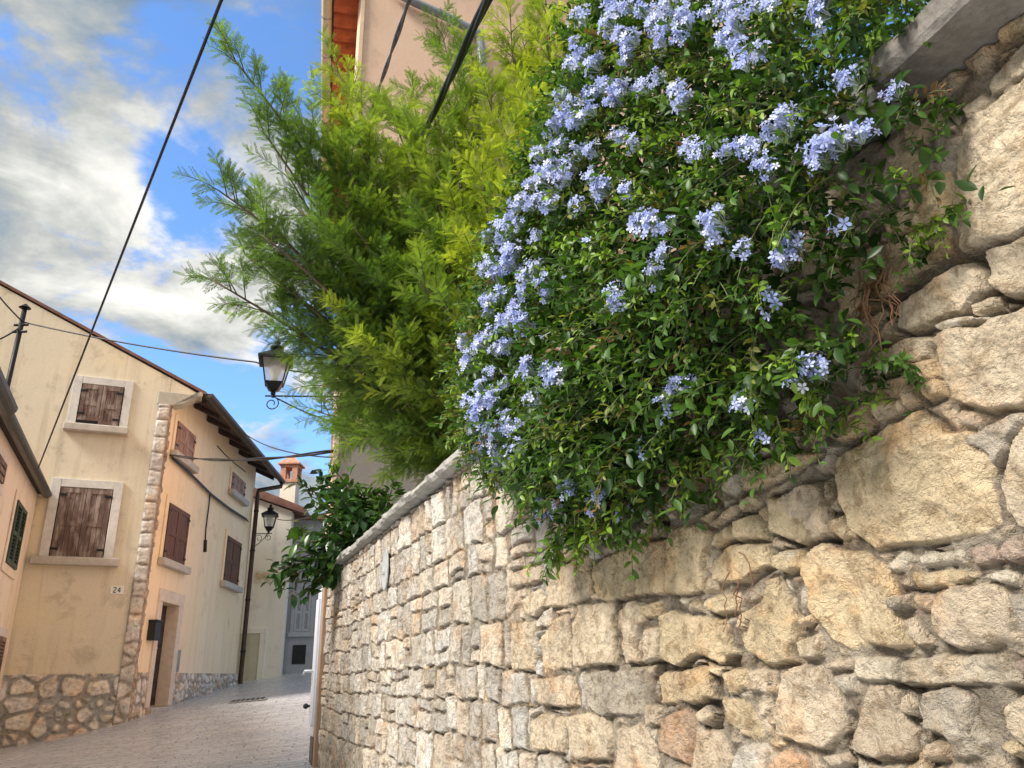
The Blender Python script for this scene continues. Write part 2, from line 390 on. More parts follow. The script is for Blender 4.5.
tag(link('ground', grid_mesh('ground', hx, hy, hz), M_soil), kind='structure')

# ------------------------------------------------------------------ the long rubble wall
WALL = Frame((0, 0), -20.5, -1)           # s runs away from us, n points to the street; its face is at d = -1.10
WD = -1.10
S_END = 8.22
def wall_px(u, v): return WALL.px(u, v, WD)
TR = {'A': (740, 300, 2.954), 'B': (740, 520, 3.095), 'C': (520, 500, 2.865), 'D': (784, 0, 1.92)}
# outlines of the big stones: corner points in the wall's plane, colour key, height
STONES = """
A 0 285,455 400,385 520,330 560,350 605,385 680,380 690,430 735,460 750,500 740,560 765,650 700,690 440,725 390,735 340,690 300,600 280,500
A 1 560,120 600,85 700,75 839,10 990,-30 990,290 839,305 760,325 640,310 610,260 590,200
D 1 220,585 300,530 350,500 378,515 382,560 340,600 290,615 235,640 212,630
A 1 365,170 505,105 545,110 555,150 530,175 440,205 390,225 360,205
A 1 510,190 550,180 570,225 540,260 515,220
A 0 535,265 580,240 600,290 560,305
A 1 385,300 420,240 465,228 480,330 400,365 390,340
A 1 470,228 505,226 530,310 492,333
A 1 775,540 800,470 805,420 839,350 980,330 980,680 830,680 790,620
A 2 110,590 160,550 220,540 260,600 270,700 180,720 100,690
A 1 240,560 255,525 270,580 255,600
A 0 265,650 300,640 325,690 300,710 265,690
A 0 280,345 380,300 390,365 290,418 255,400
A 0 0,570 100,540 210,470 240,450 100,460 0,490
A 3 650,325 685,330 690,370 660,370
A 3 685,430 672,400 800,330 830,350 798,420 760,500 742,460
B 0 185,120 240,80 300,85 390,100 440,150 480,200 470,250 500,310 515,380 450,395 390,385 340,400 290,390 240,320 200,270 210,220 185,180
B 2 595,225 640,205 800,205 825,250 855,370 800,390 690,400 640,385 595,330
B 4 345,430 400,425 475,420 482,495 345,497
B 4 490,430 600,415 835,412 865,500 700,510 492,503
B 0 530,165 640,145 720,160 650,200 540,205
B 5 555,95 680,95 690,125 560,135
B 5 440,135 490,95 530,115 500,150 450,150
B 5 745,180 790,160 840,165 840,205 760,195
B 6 800,90 830,55 879,40 920,120 840,135 805,120
B 6 700,90 780,70 800,120 730,145
B 0 100,110 180,90 185,160 130,165 100,150
B 1 175,300 200,290 212,310 195,330 172,320
B 1 164,370 230,350 250,420 180,445
B 2 270,445 330,435 335,465 285,475
B 2 130,480 170,460 240,460 280,500 305,560 320,640 270,700 180,690 115,660 105,590 120,540
B 2 370,560 385,510 440,505 475,530 480,600 540,640 530,720 430,740 345,700 350,640
B 3 545,560 560,520 640,515 700,560 705,620 770,700 740,750 660,740 640,680 570,640
B 1 820,560 879,530 990,520 990,700 880,690 820,640
B 0 815,685 850,680 879,700 860,735 820,715
B 2 480,590 500,520 535,560 535,600
B 2 530,225 580,235 590,290 550,280
B 2 500,300 530,290 580,380 550,390 515,350
B 3 465,225 520,220 525,265 480,270
B 2 585,680 640,690 650,740 580,745
B 2 20,470 90,465 110,520 90,545 20,530
B 2 45,570 90,555 105,600 100,670 60,640
B 0 -10,560 30,600 65,660 40,680 -10,665
B 7 90,740 150,705 190,730 200,790 80,810
B 2 240,720 320,710 340,740 270,760
B 3 285,490 350,480 360,540 320,550
B 3 820,240 870,220 940,225 940,370 865,370
B 6 850,425 930,415 930,480 868,475
C 0 205,190 260,150 340,125 410,110 415,265 330,270 230,285 200,230
C 0 418,112 430,75 520,60 545,90 525,180 515,260 470,270 420,265
C 0 550,170 590,135 700,130 705,190 640,230 550,235
C 0 552,92 585,75 605,110 570,135 548,130
C 0 595,70 670,40 700,120 612,120
C 0 615,380 690,290 705,225 725,215 750,290 785,340 775,470 700,475 640,440
C 0 620,370 630,325 680,290 650,390
C 1 70,250 85,200 150,170 195,160 195,270 150,300 80,305
C 1 145,350 165,300 260,290 270,340 265,470 160,480 145,430
C 1 280,310 310,285 345,300 350,350 325,430 335,460 290,470 285,380
C 8 340,300 395,285 400,335 345,335
C 1 350,370 390,360 395,460 350,465
C 0 400,330 430,315 470,335 575,340 600,440 560,460 500,450 450,470 400,465
C 0 520,280 610,265 620,320 560,325 525,310
C 8 385,510 440,485 530,485 545,560 500,580 400,580
C 3 180,500 340,480 350,620 240,620 190,600
C 2 40,510 150,500 165,590 50,590
C 1 30,630 60,610 125,620 122,720 40,720
C 1 132,620 240,615 265,680 255,750 150,740
C 2 275,660 350,640 385,700 385,780 270,800
C 7 400,620 470,600 510,620 500,690 480,760 400,720
C 2 505,650 570,670 600,740 580,800 490,800
C 0 575,490 640,485 645,540 600,555
C 0 575,560 640,580 690,650 690,680 640,670 590,640
C 2 650,490 720,490 730,555 650,555
C 2 673,580 710,570 735,630 710,660 680,630
C 1 55,400 100,340 135,330 140,480 60,485
C 1 -30,360 40,350 40,490 -30,490
C 2 -20,210 60,180 60,230 -20,255
C 1 5,290 55,250 70,300 40,335 10,330
C 2 350,595 395,590 395,640 360,650
C 1 225,130 280,120 290,140 230,155
C 1 290,110 365,100 350,120 295,130
C 1 542,55 615,15 610,50 550,75
C 0 700,0 860,0 890,95 800,130 720,100
C 2 740,150 795,140 800,200 745,205
C 9 600,720 640,700 700,700 740,740 700,800 600,800
D 1 330,240 380,200 461,150 550,120 550,410 440,450 340,480 320,400 325,300
D 1 385,150 440,95 500,60 540,60 540,115 430,165 390,175
D 1 330,210 370,175 385,190 345,225
D 0 110,555 130,500 200,470 260,440 310,440 320,480 230,540 170,590 115,605
D 1 390,480 461,445 540,420 540,550 420,570 390,550
D 1 350,580 400,570 405,595 360,605
D 5 280,625 350,603 395,608 300,640
D 1 150,690 230,645 280,650 275,690 190,720 160,725
D 0 245,700 275,690 300,730 270,745
D 3 281,270 325,265 320,330 290,340
D 0 260,340 315,330 315,430 250,440 200,470 190,430
"""
PAL = {'0': (0.767, 0.611, 0.394), '1': (0.769, 0.634, 0.458), '2': (0.697, 0.57, 0.421), '3': (0.549, 0.476, 0.381), '4': (0.628, 0.538, 0.411), '5': (0.781, 0.695, 0.555), '6': (0.504, 0.383, 0.304), 'x': (0.356, 0.249, 0.185), '7': (0.65, 0.459, 0.317), '8': (0.734, 0.564, 0.351), '9': (0.782, 0.721, 0.621)}
MORTAR = np.array((.36, .305, .235))

def poly_sd(x, y, P):
    """signed distance, positive inside"""
    n = len(P); d = np.full(x.shape, 1e9); ins = np.zeros(x.shape, bool)
    for i in range(n):
        ax, ay = P[i]; bx, by = P[(i + 1) % n]; ex, ey = bx - ax, by - ay
        t = np.clip(((x - ax) * ex + (y - ay) * ey) / (ex * ex + ey * ey + 1e-12), 0, 1)
        d = np.minimum(d, (x - ax - t * ex) ** 2 + (y - ay - t * ey) ** 2)
        c = (ay > y) != (by > y); ins ^= c & (x < ex * (y - ay) / (ey + 1e-12) + ax)
    return np.where(ins, 1, -1) * np.sqrt(d)
def voronoi(x, y, gx_, gy_, seed, jit=.42, brick=True):
    """signed distance to the cell border, per-cell randoms"""
    u = x / gx_; v = y / gy_; iv = np.floor(v)
    f1 = np.full(x.shape, 1e9); f2 = f1.copy(); r1 = np.zeros(x.shape); r2 = r1.copy()
    for dy in (-1, 0, 1):
        cy = iv + dy; sh = (cy % 2) * .5 if brick else 0 * cy; iu = np.floor(u - sh)
        for dx in (-1, 0, 1):
            cx = iu + dx; a = _h(cx, cy, seed); b = _h(cx, cy, seed + 5)
            px_ = (cx + sh + .5 + (a - .5) * 2 * jit) * gx_; py_ = (cy + .5 + (b - .5) * 2 * jit * .6) * gy_
            d = np.sqrt(((x - px_)) ** 2 + ((y - py_) * gx_ / gy_ * .85) ** 2)
            h = _h(cx, cy, seed + 9); k = d < f1
            f2 = np.where(k, f1, np.minimum(f2, d)); r2 = np.where(k, _h(cx, cy, seed + 13), r2); r1 = np.where(k, h, r1); f1 = np.where(k, d, f1)
    return (f2 - f1) * .5, r1, r2
def courses(x, y, seed=1):
    """coursed rubble: rows of unequal height, stones of unequal width"""
    rg = np.random.default_rng(seed)
    yw = y + .05 * fbm(x * .9, y * .6, seed + 3, 3) + .030 * fbm(x * 5.5, y * 2.2, seed + 4, 2)
    hs = np.cumsum(rg.uniform(.10, .20, 40)) - .5; b = np.searchsorted(hs, yw); b = np.clip(b, 1, len(hs) - 1)
    lo, hi = hs[b - 1], hs[b]; sd = np.minimum(yw - lo, hi - yw); r1 = np.zeros(x.shape); r2 = r1.copy()
    for k in range(1, len(hs)):
        m = b == k
        if not m.any(): continue
        hgt = hs[k] - hs[k - 1]; ws = np.cumsum(rg.uniform(.11, .34, 260) * (.75 + hgt * 1.5)) - 4.5; tl = rg.uniform(-.3, .3, 260); xx = x[m] + .02 * fbm(yw[m] * 5, x[m] * 3, seed + k, 2)
        yy = (yw[m] - lo[m]) - hgt / 2
        i = np.searchsorted(ws, xx); i = np.clip(i, 1, 258)
        dl = xx - ws[i - 1] - tl[i - 1] * yy * .6; dr = ws[i] + tl[i] * yy * .6 - xx
        q1 = rg.random(260)[i]; q2 = rg.random(260)[i]
        # some stones are split into two laid on each other
        sp = rg.random(260)[i]; cut = rg.uniform(-.03, .03, 260)[i] + yy * 0; split = sp < .3
        dc = np.where(split, np.abs(yy - cut), 9); up = split & (yy > cut)
        q1 = np.where(up, (q1 + .37) % 1, q1); q2 = np.where(up, (q2 + .61) % 1, q2)
        sd[m] = np.minimum(np.minimum(sd[m], dc), np.minimum(dl, dr) * .24); r1[m] = q1; r2[m] = q2
    return sd, r1, r2
def pick(r, cols):
    cols = np.array(cols); return cols[np.minimum((r * len(cols)).astype(int), len(cols) - 1)]

def relief(S, Z, sd, r1, r2, edge, depth, rough):
    """height of a hand-dressed stone face above its mortar bed"""
    prof = np.clip(sd / edge, 0, 1); prof = prof * prof * (3 - 2 * prof); prof = prof ** .8
    ang = r1 * 6.28; tilt = ((S * np.cos(ang) + Z * np.sin(ang)) * 9.0)
    off = 13 * r2
    sh = r1 * .8 - .4
    tt = 7 * (fbm(S * 8 + Z * sh * 6 + off * 3, Z * 13 + off, 71, 4) + .6); fr_ = tt - np.floor(tt); ter = (np.floor(tt) + np.clip((fr_ - .72) / .28, 0, 1)) / 7 - .6
    face = depth * (.75 + .6 * r2) + rough * 1.5 * ter + rough * (.45 * fbm(S * 6 + off * 9, Z * 6, 21, 3) + .70 * ridge(S * 9 + Z * sh * 9 + off * 5, Z * 17 + off, 41, 5) + .35 * ridge(S * 31 + off, Z * 37, 61, 3))
    return prof * face, prof

def build_wall():
    s = np.r_[np.linspace(-.6, .5, 40, endpoint=False), np.linspace(.5, 2.6, 600, endpoint=False), np.linspace(2.6, 5, 380, endpoint=False), np.linspace(5, S_END, 300)]
    z = np.r_[np.linspace(-.3, 1.05, 30, endpoint=False), np.linspace(1.05, 2.50, 385)]
    S, Z = np.meshgrid(s, z)
    Sw = S + .012 * fbm(S * 11, Z * 11, 1, 3) + .004 * fbm(S * 45, Z * 45, 5, 2); Zw = Z + .012 * fbm(S * 11, Z * 11, 2, 3) + .004 * fbm(S * 45, Z * 45, 6, 2)
    # small stones and pinnings first, then the coursed far part, then the big traced stones
    h = .003 + .010 * fbm(S * 26, Z * 26, 9, 3) - .016 * np.clip(fbm(S * 5, Z * 5, 8, 2) + .1, 0, 1)
    col = MORTAR * (1 + .55 * fbm(S * 14, Z * 14, 77, 3))[..., None]
    polys = []
    for ln in STONES.strip().split('\n'):
        tg, ck, *pts = ln.split(); ox, oy, k = TR[tg]
        polys.append((ck, [wall_px(ox + float(p.split(',')[0]) / k, oy + float(p.split(',')[1]) / k) for p in pts]))
    big = np.full(S.shape, -1e9); bid = np.full(S.shape, -1)
    for i, (ck, P) in enumerate(polys):
        P = np.array(P); m = .08
        i0, i1 = np.searchsorted(s, (P[:, 0].min() - m, P[:, 0].max() + m)); j0, j1 = np.searchsorted(z, (P[:, 1].min() - m, P[:, 1].max() + m))
        if i1 <= i0 or j1 <= j0: continue
        sl = (slice(j0, j1), slice(i0, i1)); d = poly_sd(Sw[sl], Zw[sl], P); k = d > big[sl]
        big[sl] = np.where(k, d, big[sl]); bid[sl] = np.where(k, i, bid[sl])
    big = big + .003
    # coursed part
    cs, c1, c2 = courses(Sw, Zw, 4)
    far = np.clip((S - 2.05) / .2, 0, 1)
    cs = np.where((far > .5) | (Z < 1.12), cs - .005, -.02)
    cs = np.minimum(cs, -big - .008)          # keep clear of the traced stones
    vs, v1, v2 = voronoi(Sw, Zw, .080, .055, 12)
    vs = np.where(v1 > .38, vs - .004, -.01); vs = np.minimum(vs, -big - .006); vs = np.minimum(vs, -cs - .004)
    edgeq = np.maximum(np.maximum(big, cs), -.05); h = h - .010 * np.exp(-(edgeq / .006) ** 2) * np.clip(.6 + 1.6 * fbm(S * 8, Z * 8, 15, 2), 0, 1)
    jag = .0035 * fbm(S * 60, Z * 60, 88, 2)
    pc = lambda sd: (np.clip((sd + jag) / .003, 0, 1) * .93)[..., None]
    a, p = relief(S, Z, vs, v1, v2, .012, .012, .008); h = h + a; p3 = pc(vs)
    mul = (1 + .30 * fbm(S * 9, Z * 9, 50, 3))[..., None]
    col = col * (1 - p3) + p3 * (pick(v2, [PAL['2'], PAL['3'], PAL['5'], PAL['0'], PAL['1']]) * .95 * mul)
    a, p = relief(S, Z, cs, c1, c2, .008, .010, .008); h = h * (1 - p) + a * p; p3 = pc(cs)
    farc = 1.2 * pick(c1, [(.58, .53, .46), (.64, .59, .52), (.55, .49, .42), (.66, .59, .50), (.60, .56, .50), (.48, .44, .39), (.63, .53, .42), (.68, .65, .60), (.58, .52, .44)])
    col = col * (1 - p3) + p3 * farc * mul * (.80 + .36 * c2)[..., None]
    r1 = _h(bid, bid * 3, 7); r2 = _h(bid * 5, bid, 8)
    a, p = relief(S, Z, big, r1, r2, .008, .010, .011); h = h * (1 - p) + a * p; p3 = pc(big)
    bc = np.array([PAL[ck] for ck, _ in polys] + [(0, 0, 0)])[bid] * (.92 + .16 * r2)[..., None]
    col = col * (1 - p3) + p3 * bc * mul
    # open joints, deep and empty
    allp = np.maximum(np.maximum(big, cs), vs); gap = np.clip((fbm(S * 8, Z * 7, 66, 3) - .14) * 5, 0, 1) * (allp < -.001)
    h = h - .024 * gap
    d = WD + h - .01
    V = np.empty(S.shape + (3,)); V[..., 0] = WALL.o[0] + WALL.t[0] * S + WALL.n[0] * d; V[..., 1] = WALL.t[1] * S + WALL.n[1] * d; V[..., 2] = Z
    r, c = S.shape; i = np.arange(r * c).reshape(r, c)
    Q = np.stack([i[:-1, :-1], i[1:, :-1], i[1:, 1:], i[:-1, 1:]], -1).reshape(-1, 4)
    # close the body of the wall: back face, top and both ends
    V = V.reshape(-1, 3); col = np.clip(col, .01, .95).reshape(-1, 3); k = len(V)
    ring = np.r_[i[0, :], i[1:, -1], i[-1, -2::-1], i[-2:0:-1, 0]]
    back = V[ring] - np.r_[WALL.n, 0] * .45; back = back - np.outer((back - V[ring]) @ np.r_[WALL.n, 0] + .45, np.r_[WALL.n, 0])
    n = len(ring); j = np.arange(n); Qr = np.stack([ring, ring[(j + 1) % n], k + (j + 1) % n, k + j], -1)
    V = np.r_[V, back]; col = np.r_[col, np.tile(MORTAR, (n, 1))]
    me = np_mesh('masonry', V, np.r_[Q, Qr], col, True)
    root = empty('stone_wall', WALL.p(4, .4, WD), 'long rubble wall of cream limestone, half hidden under the blue flowering bush', 'wall')
    link('masonry', me, M_stone, root)
    # coping slabs, each a separate piece
    rg = np.random.default_rng(3); cuts = [-.6, .30, .86]
    while cuts[-1] < S_END - .5: cuts.append(cuts[-1] + rg.uniform(.55, 1.05))
    cuts[-1] = S_END + .02
    for a0, a1 in zip(cuts[:-1], cuts[1:]):
        n = max(10, int((a1 - a0) / .022)); k2 = 8; mbv = []; th = rg.uniform(.062, .07); lift = rg.uniform(0, .008); fr = rg.uniform(-.012, .012) 
        if a0 < .8: th = .075
        rows = []
        for q in range(n + 1):
            ss = a0 + .006 + (a1 - a0 - .012) * q / n; e = .012 * (1 if q in (0, n) else 0)
            wob = lambda kk: .013 * float(fbm(np.array([ss * 9 + kk * 3.1]), np.array([kk * 7.7 + a0]), 3, 3)[0])
            d1 = (-1.035 if a0 > .8 else -1.0) + fr; d0 = -1.56; zt = 2.572 + lift; zb = zt - th
            prof = [(d0, zb), (d1 - .06, zb), (d1 - .012, zb + .004 + wob(1)), (d1 + wob(2) * 1.6, zb + .018), (d1 - .003 + wob(3) * 1.6, zt - .02), (d1 - .02 + wob(4), zt - .004), (d1 - .08, zt + wob(5) * .6), (d0, zt)]
            rows.append([WALL.p(ss, zz_ + (-e if zz_ > zb + .03 else e * .5), dd - e * (dd > -1.2)) for dd, zz_ in prof])
        mb = MB()
        for rw in rows: mb.v += rw
        for q in range(n):
            for t in range(k2):
                t2 = (t + 1) % k2; mb.f.append([q * k2 + t, q * k2 + t2, (q + 1) * k2 + t2, (q + 1) * k2 + t])
        mb.f.append(list(range(k2))[::-1]); mb.f.append([n * k2 + t for t in range(k2)])
        mb.build('coping_slab', M_cope if a0 > .8 else M_cope_dark, root)
    return root
wall_root = build_wall()
# garden ground held back by the wall
mb = MB(); mb.prism([WALL.p(-2, 1.2, -1.56), WALL.p(S_END + .2, 1.2, -1.56), WALL.p(S_END + .2, 1.2, -6), WALL.p(-2, 1.2, -6)], (0, 0, .7))
tag(mb.build('garden_ground', M_soil), kind='structure')
# round cement disc set in the wall
s_, z_ = wall_px(388, 570); mb = MB(); ring = [WALL.p(s_ + .15 * cos(w) * .62, z_ + .135 * sin(w), WD + .012) for w in np.linspace(0, 2 * pi, 22)[:-1]]
mb.prism(ring, (WALL.n[0] * .012, WALL.n[1] * .012, 0))
mb.box(*[tuple(np.array(WALL.p(s_, z_ - .02, WD + .028)) + k) for k in (-.012, .012)])
tag(mb.build('wall_disc', M_disc, None, .006), 'oval grey cement disc set into the far part of the stone wall', 'plaque')

# post, white gate and meter box at the far end of the wall
e0 = np.array(WALL.p(S_END + .05, 0, WD + .03)); bot = float(ground(e0[0], e0[1])) - .05
mb = MB(); WALL.box(mb, S_END + .01, S_END + .10, bot, 2.46, WD - .06, WD + .035)
tag(mb.build('gate_post', M_post, None, .008), 'slim brown post closing the far end of the stone wall', 'post')
G = Frame(WALL.p(S_END + .13, 0, WD + .03), -20.5, -1)
gate = empty('garden_gate', G.p(.3, bot, 0), 'narrow white painted gate beyond the brown post at the wall end', 'gate')
mb = MB(); G.box(mb, 0, .24, bot + .30, 2.40, -.03, .012)
mb.build('gate_leaf', M_white, gate, .004)
mb = MB()
for k in range(4): G.box(mb, .02 + k * .052, .062 + k * .052, bot + .4, 2.3, .013, .03)
mb.build('gate_board', M_white, gate, .003)
mb = MB(); G.box(mb, 0, .23, bot, bot + .295, -.03, .005); mb.build('kick_plate', M_mail, gate)
mb = MB(); zz0 = G.px(314, 668)[1]; q = [np.array(G.p(.12, 1.62, .012)), np.array(G.p(.12, 1.62, .11)), np.array(G.p(.16, 1.585, .115))]
mb.tube(q, .014, 8); mb.build('handle', M_white, gate, smooth=True)
mb = MB(); mb.lathe(G.p(.2, 1.30, .07), [(.004, -.026), (.022, -.017), (.027, 0), (.022, .017), (.004, .026)], 12)
mb.tube([G.p(.2, 1.3, 0), G.p(.2, 1.3, .06)], .012, 6); mb.build('knob', M_black, gate, smooth=True)
q = at_range(305, 764, 7.3); gz0 = float(ground(q[0], q[1])); BX = Frame(q, -20.5, -1)
hb = empty('drain_box', (q[0], q[1], gz0), 'small square drain cover with pale rim at the foot of the stone wall', 'drain cover')
mb = MB(); BX.box(mb, -.19, .19, gz0 - .05, gz0 + .035, -.15, .15); mb.build('rim', M_disc, hb, .008)
mb = MB(); BX.box(mb, -.15, .15, gz0 + .036, gz0 + .046, -.115, .115); mb.build('lid', M_mail, hb, .003)

# ------------------------------------------------------------------ house helpers
def wall_slab(F, pts, th, name, mat, parent):
    mb = MB(); F.slab(mb, pts, -th, 0); return mb.build(name, mat, parent)
def shutter_leaf(F, s0, s1, z0, z1, d, mat, parent, name='shutter', inset=True):
    mb = MB(); st = min(.075, (s1 - s0) * .2)
    F.box(mb, s0, s0 + st, z0, z1, d, d + .035); F.box(mb, s1 - st, s1, z0, z1, d, d + .035)
    zm = z0 + (z1 - z0) * .48
    for a, b_ in ((z0, z0 + .08), (zm - .04, zm + .04), (z1 - .08, z1)): F.box(mb, s0 + st, s1 - st, a, b_, d, d + .033)
    n = 3
    for k in range(n):
        w = (s1 - s0 - 2 * st) / n
        for a, b_ in ((z0 + .08, zm - .04), (zm + .04, z1 - .08)): F.box(mb, s0 + st + k * w + .003, s0 + st + (k + 1) * w - .003, a, b_, d + .002, d + .022)
    o = mb.build(name, mat, parent)
    for zc in (z0 + .12, z1 - .12): mb = MB(); F.box(mb, s0 - .015 if F.hside < 0 else s1 - .10, s0 + .10 if F.hside < 0 else s1 + .015, zc - .018, zc + .018, d + .036, d + .045); mb.build('hinge', M_iron, parent)
    return o
def window(F, parent, s0, s1, z0, z1, fr, mat, trim=M_trim, sill=True, leaves=2, dpt=.05, sill_w=.07, label=None, open_gap=0):
    """stone frame round a pair of closed shutters"""
    w = MB()
    F.box(w, s0, s0 + fr, z0, z1, .003, dpt); F.box(w, s1 - fr, s1, z0, z1, .003, dpt)
    F.box(w, s0 + fr + .002, s1 - fr - .002, z1 - fr, z1, .003, dpt - .002)
    o = w.build('window', trim, parent, .006)
    if label: o['label'] = label
    if sill:
        m = MB(); F.box(m, s0 - sill_w, s1 + sill_w, z0 - .13, z0 + .003, .002, dpt + .11); m.build('sill', M_sill, o, .02)
    a, b_ = s0 + fr + .012, s1 - fr - .012; m = MB(); F.box(m, s0 + fr, s1 - fr, z0 + .004, z1 - fr, .002, .008); m.build('recess', M_black, o)
    for k in range(leaves):
        c0 = a + (b_ - a) * k / leaves + .004; c1 = a + (b_ - a) * (k + 1) / leaves - .004; F.hside = -1 if k == 0 else 1
        shutter_leaf(F, c0, c1, z0 + .015 + (open_gap if k == 0 else 0), z1 - fr - .012, .012, mat, o)
    return o
def rows_of_tiles(mb, a, b, up, out, n, r=.09):
    pass

# ------------------------------------------------------------------ the yellow corner house
CORNER = at_range(126, 722, 15.0)
FR = Frame(CORNER, 66.8, 1)        # gable front: s grows towards the corner (0); outside towards us
SD = Frame(CORNER, -4.4, 1)        # side along the street: s grows away from us
PL_Z = FR.px(60, 674)[1]           # top of the stone plinth
house = empty('corner_house', (CORNER[0], CORNER[1], CORNER[2]), 'old cream and yellow gabled house with brown shutters and a stone corner', 'house')
rk0 = FR.px(0, 285); rk1 = FR.px(183, 384)
slope = (rk0[1] - rk1[1]) / (rk1[0] - rk0[0])
def rk(s): return rk1[1] + (rk1[0] - s) * slope
SL, SP = -9.5, -4.6                # left end and ridge of the gable
zr = rk(SP); zl = zr - (SP - SL) * slope
L_SIDE = SD.px(243, 610)[0]
GB = .3
wall_slab(FR, [(SL, GB), (-.03, GB), (-.03, rk(0)), (SP, zr), (SL, zl)], .45, 'front_wall', M_plast_front, house)
# side wall with its door opening
ds0, ds1, dz0, dz1 = SD.px(148, 706)[0], SD.px(166.5, 706)[0], SD.px(150, 706.5)[1], SD.px(163, 602)[1]
ez = rk(0)
mb = MB()
for a, b_, c, d in ((.003, ds0, GB, ez), (ds1, L_SIDE, GB, ez), (ds0, ds1, dz1, ez), (ds0, ds1, GB, dz0 - .12)): SD.box(mb, a, b_, c, d, -.45, 0)
mb.build('side_wall', M_plast_side, house)
mb = MB(); SD.box(mb, L_SIDE - .3, L_SIDE, GB, ez + .4, -7, -.451); mb.build('back_wall', M_plast_side, house)

def stone_panel(name, F, s0, s1, z0, z1, d, dens, gx_, gz_, seed, mort, depth, parent, cols, gapw=.012, mat=None, top=None, quoin=False):
    s = np.linspace(s0, s1, max(6, int((s1 - s0) * dens))); z = np.linspace(z0, z1, max(6, int((z1 - z0) * dens))); S, Z = np.meshgrid(s, z)
    Sw = S + .03 * fbm(S * 5, Z * 5, seed, 3); Zw = Z + .03 * fbm(S * 5, Z * 5, seed + 3, 3)
    if quoin:
        rg = np.random.default_rng(seed); hs = z0 + np.cumsum(rg.uniform(.20, .34, 60)); b_ = np.clip(np.searchsorted(hs, Zw), 1, 59)
        sd = np.minimum(Zw - hs[b_ - 1], hs[b_] - Zw); sd = np.minimum(sd, np.minimum(S - s0, s1 - S) + .012); r1 = _h(b_, b_, seed); r2 = _h(b_, b_ * 3, seed + 1)
        low = Z < z0 + 2.0
        vs, v1, v2 = voronoi(Sw, Zw, gx_, gz_, seed + 20); sd = np.where(low, vs, sd); r1 = np.where(low, v1, r1); r2 = np.where(low, v2, r2)
    else:
        sd, r1, r2 = voronoi(Sw, Zw, gx_, gz_, seed, .5); v2, q1, q2 = voronoi(Sw, Zw, gx_ * .55, gz_ * .6, seed + 50, .5); m = r1 < .42
        sd = np.where(m, np.minimum(sd, v2), sd); r2 = np.where(m, q2, r2); r1 = np.where(m, q1, r1)
    a, p = relief(S, Z, sd - gapw, r1, r2, .02, depth, depth * .45)
    mul = (1 + .3 * fbm(S * 7, Z * 7, seed + 9, 3))[..., None]
    col = np.array(mort) * (1 - p[..., None]) * (1 + .3 * fbm(S * 12, Z * 12, seed + 2, 3))[..., None] + p[..., None] * pick(r2, cols) * mul
    dd = d + a + .006 * fbm(S * 20, Z * 20, seed, 3)
    V = np.empty(S.shape + (3,)); V[..., 0] = F.o[0] + F.t[0] * S + F.n[0] * dd; V[..., 1] = F.o[1] + F.t[1] * S + F.n[1] * dd; V[..., 2] = Z
    r, c = S.shape; i = np.arange(r * c).reshape(r, c); Q = np.stack([i[:-1, :-1], i[:-1, 1:], i[1:, 1:], i[1:, :-1]], -1).reshape(-1, 4)
    V = V.reshape(-1, 3); ring = np.r_[i[0, :], i[1:, -1], i[-1, -2::-1], i[-2:0:-1, 0]]; k = len(V); n = len(ring)
    off = (V[ring][:, :2] - F.o) @ F.n - (d - .03); back = V[ring].copy(); back[:, :2] -= np.outer(off, F.n)
    j = np.arange(n); Qr = np.stack([ring[(j + 1) % n], ring, k + j, k + (j + 1) % n], -1)
    me = np_mesh(name, np.r_[V, back], np.r_[Q, Qr], np.clip(np.r_[col.reshape(-1, 3), np.tile(mort, (n, 1))], .01, .9), True)
    return link(name, me, mat or M_stone_far, parent)
M_stone_far = stone_mat('plinth stone', .5, .005, .6)
PCOL = [(.72, .69, .64), (.64, .61, .56), (.70, .65, .57), (.74, .70, .63), (.66, .61, .53), (.70, .62, .51), (.68, .66, .62), (.74, .69, .59), (.70, .65, .57), (.58, .46, .37)]
qs0 = FR.px(136, 560)[0]
stone_panel('plinth', FR, SL, qs0 - .01, GB, PL_Z, .012, 60, .40, .27, 5, (.36, .355, .335), .03, house, PCOL, .020)
stone_panel('plinth', SD, ds1 + .20, L_SIDE, GB, PL_Z + .01, .012, 46, .24, .17, 6, (.38, .35, .30), .025, house, PCOL, .012)
kz = FR.px(155, 404)[1]
QC = [(.60, .58, .55), (.66, .64, .60), (.55, .52, .48), (.62, .57, .51)]
stone_panel('quoin', FR, qs0, .02, GB, kz, .016, 46, .26, .22, 11, (.36, .32, .28), .022, house, QC, .010, quoin=True)
stone_panel('quoin', SD, .0, .12, GB, kz, .014, 46, .2, .2, 12, (.27, .23, .19), .02, house, [(.45, .36, .27), (.48, .38, .27), (.42, .30, .22)], .012)
stone_panel('quoin', SD, .121, ds0 - .23, GB, PL_Z + .01, .012, 46, .24, .2, 13, (.30, .26, .21), .02, house, PCOL, .012)
# kneeler stone under the eave and strip of plain render above it
ko = .60
mb = MB(); FR.slab(mb, [(qs0 - .02, kz), (.06, kz), (.22, kz + .05), (.40, kz + .17), (.52, kz + .33), (.53, rk(.53) - .03), (qs0 - .02, rk(.53) - .03)], -.30, .03)
mb.build('kneeler', simple('kneeler stone', (.40, .37, .31), .9, 0, .25, 5, .3), house, .01)
mb = MB(); FR.slab(mb, [(-.02, rk(.53) - .028), (.53, rk(.53) - .028), (-.02, rk(0) - .005)], -.30, -.002); mb.build('gable_corner', M_plast_front, house)
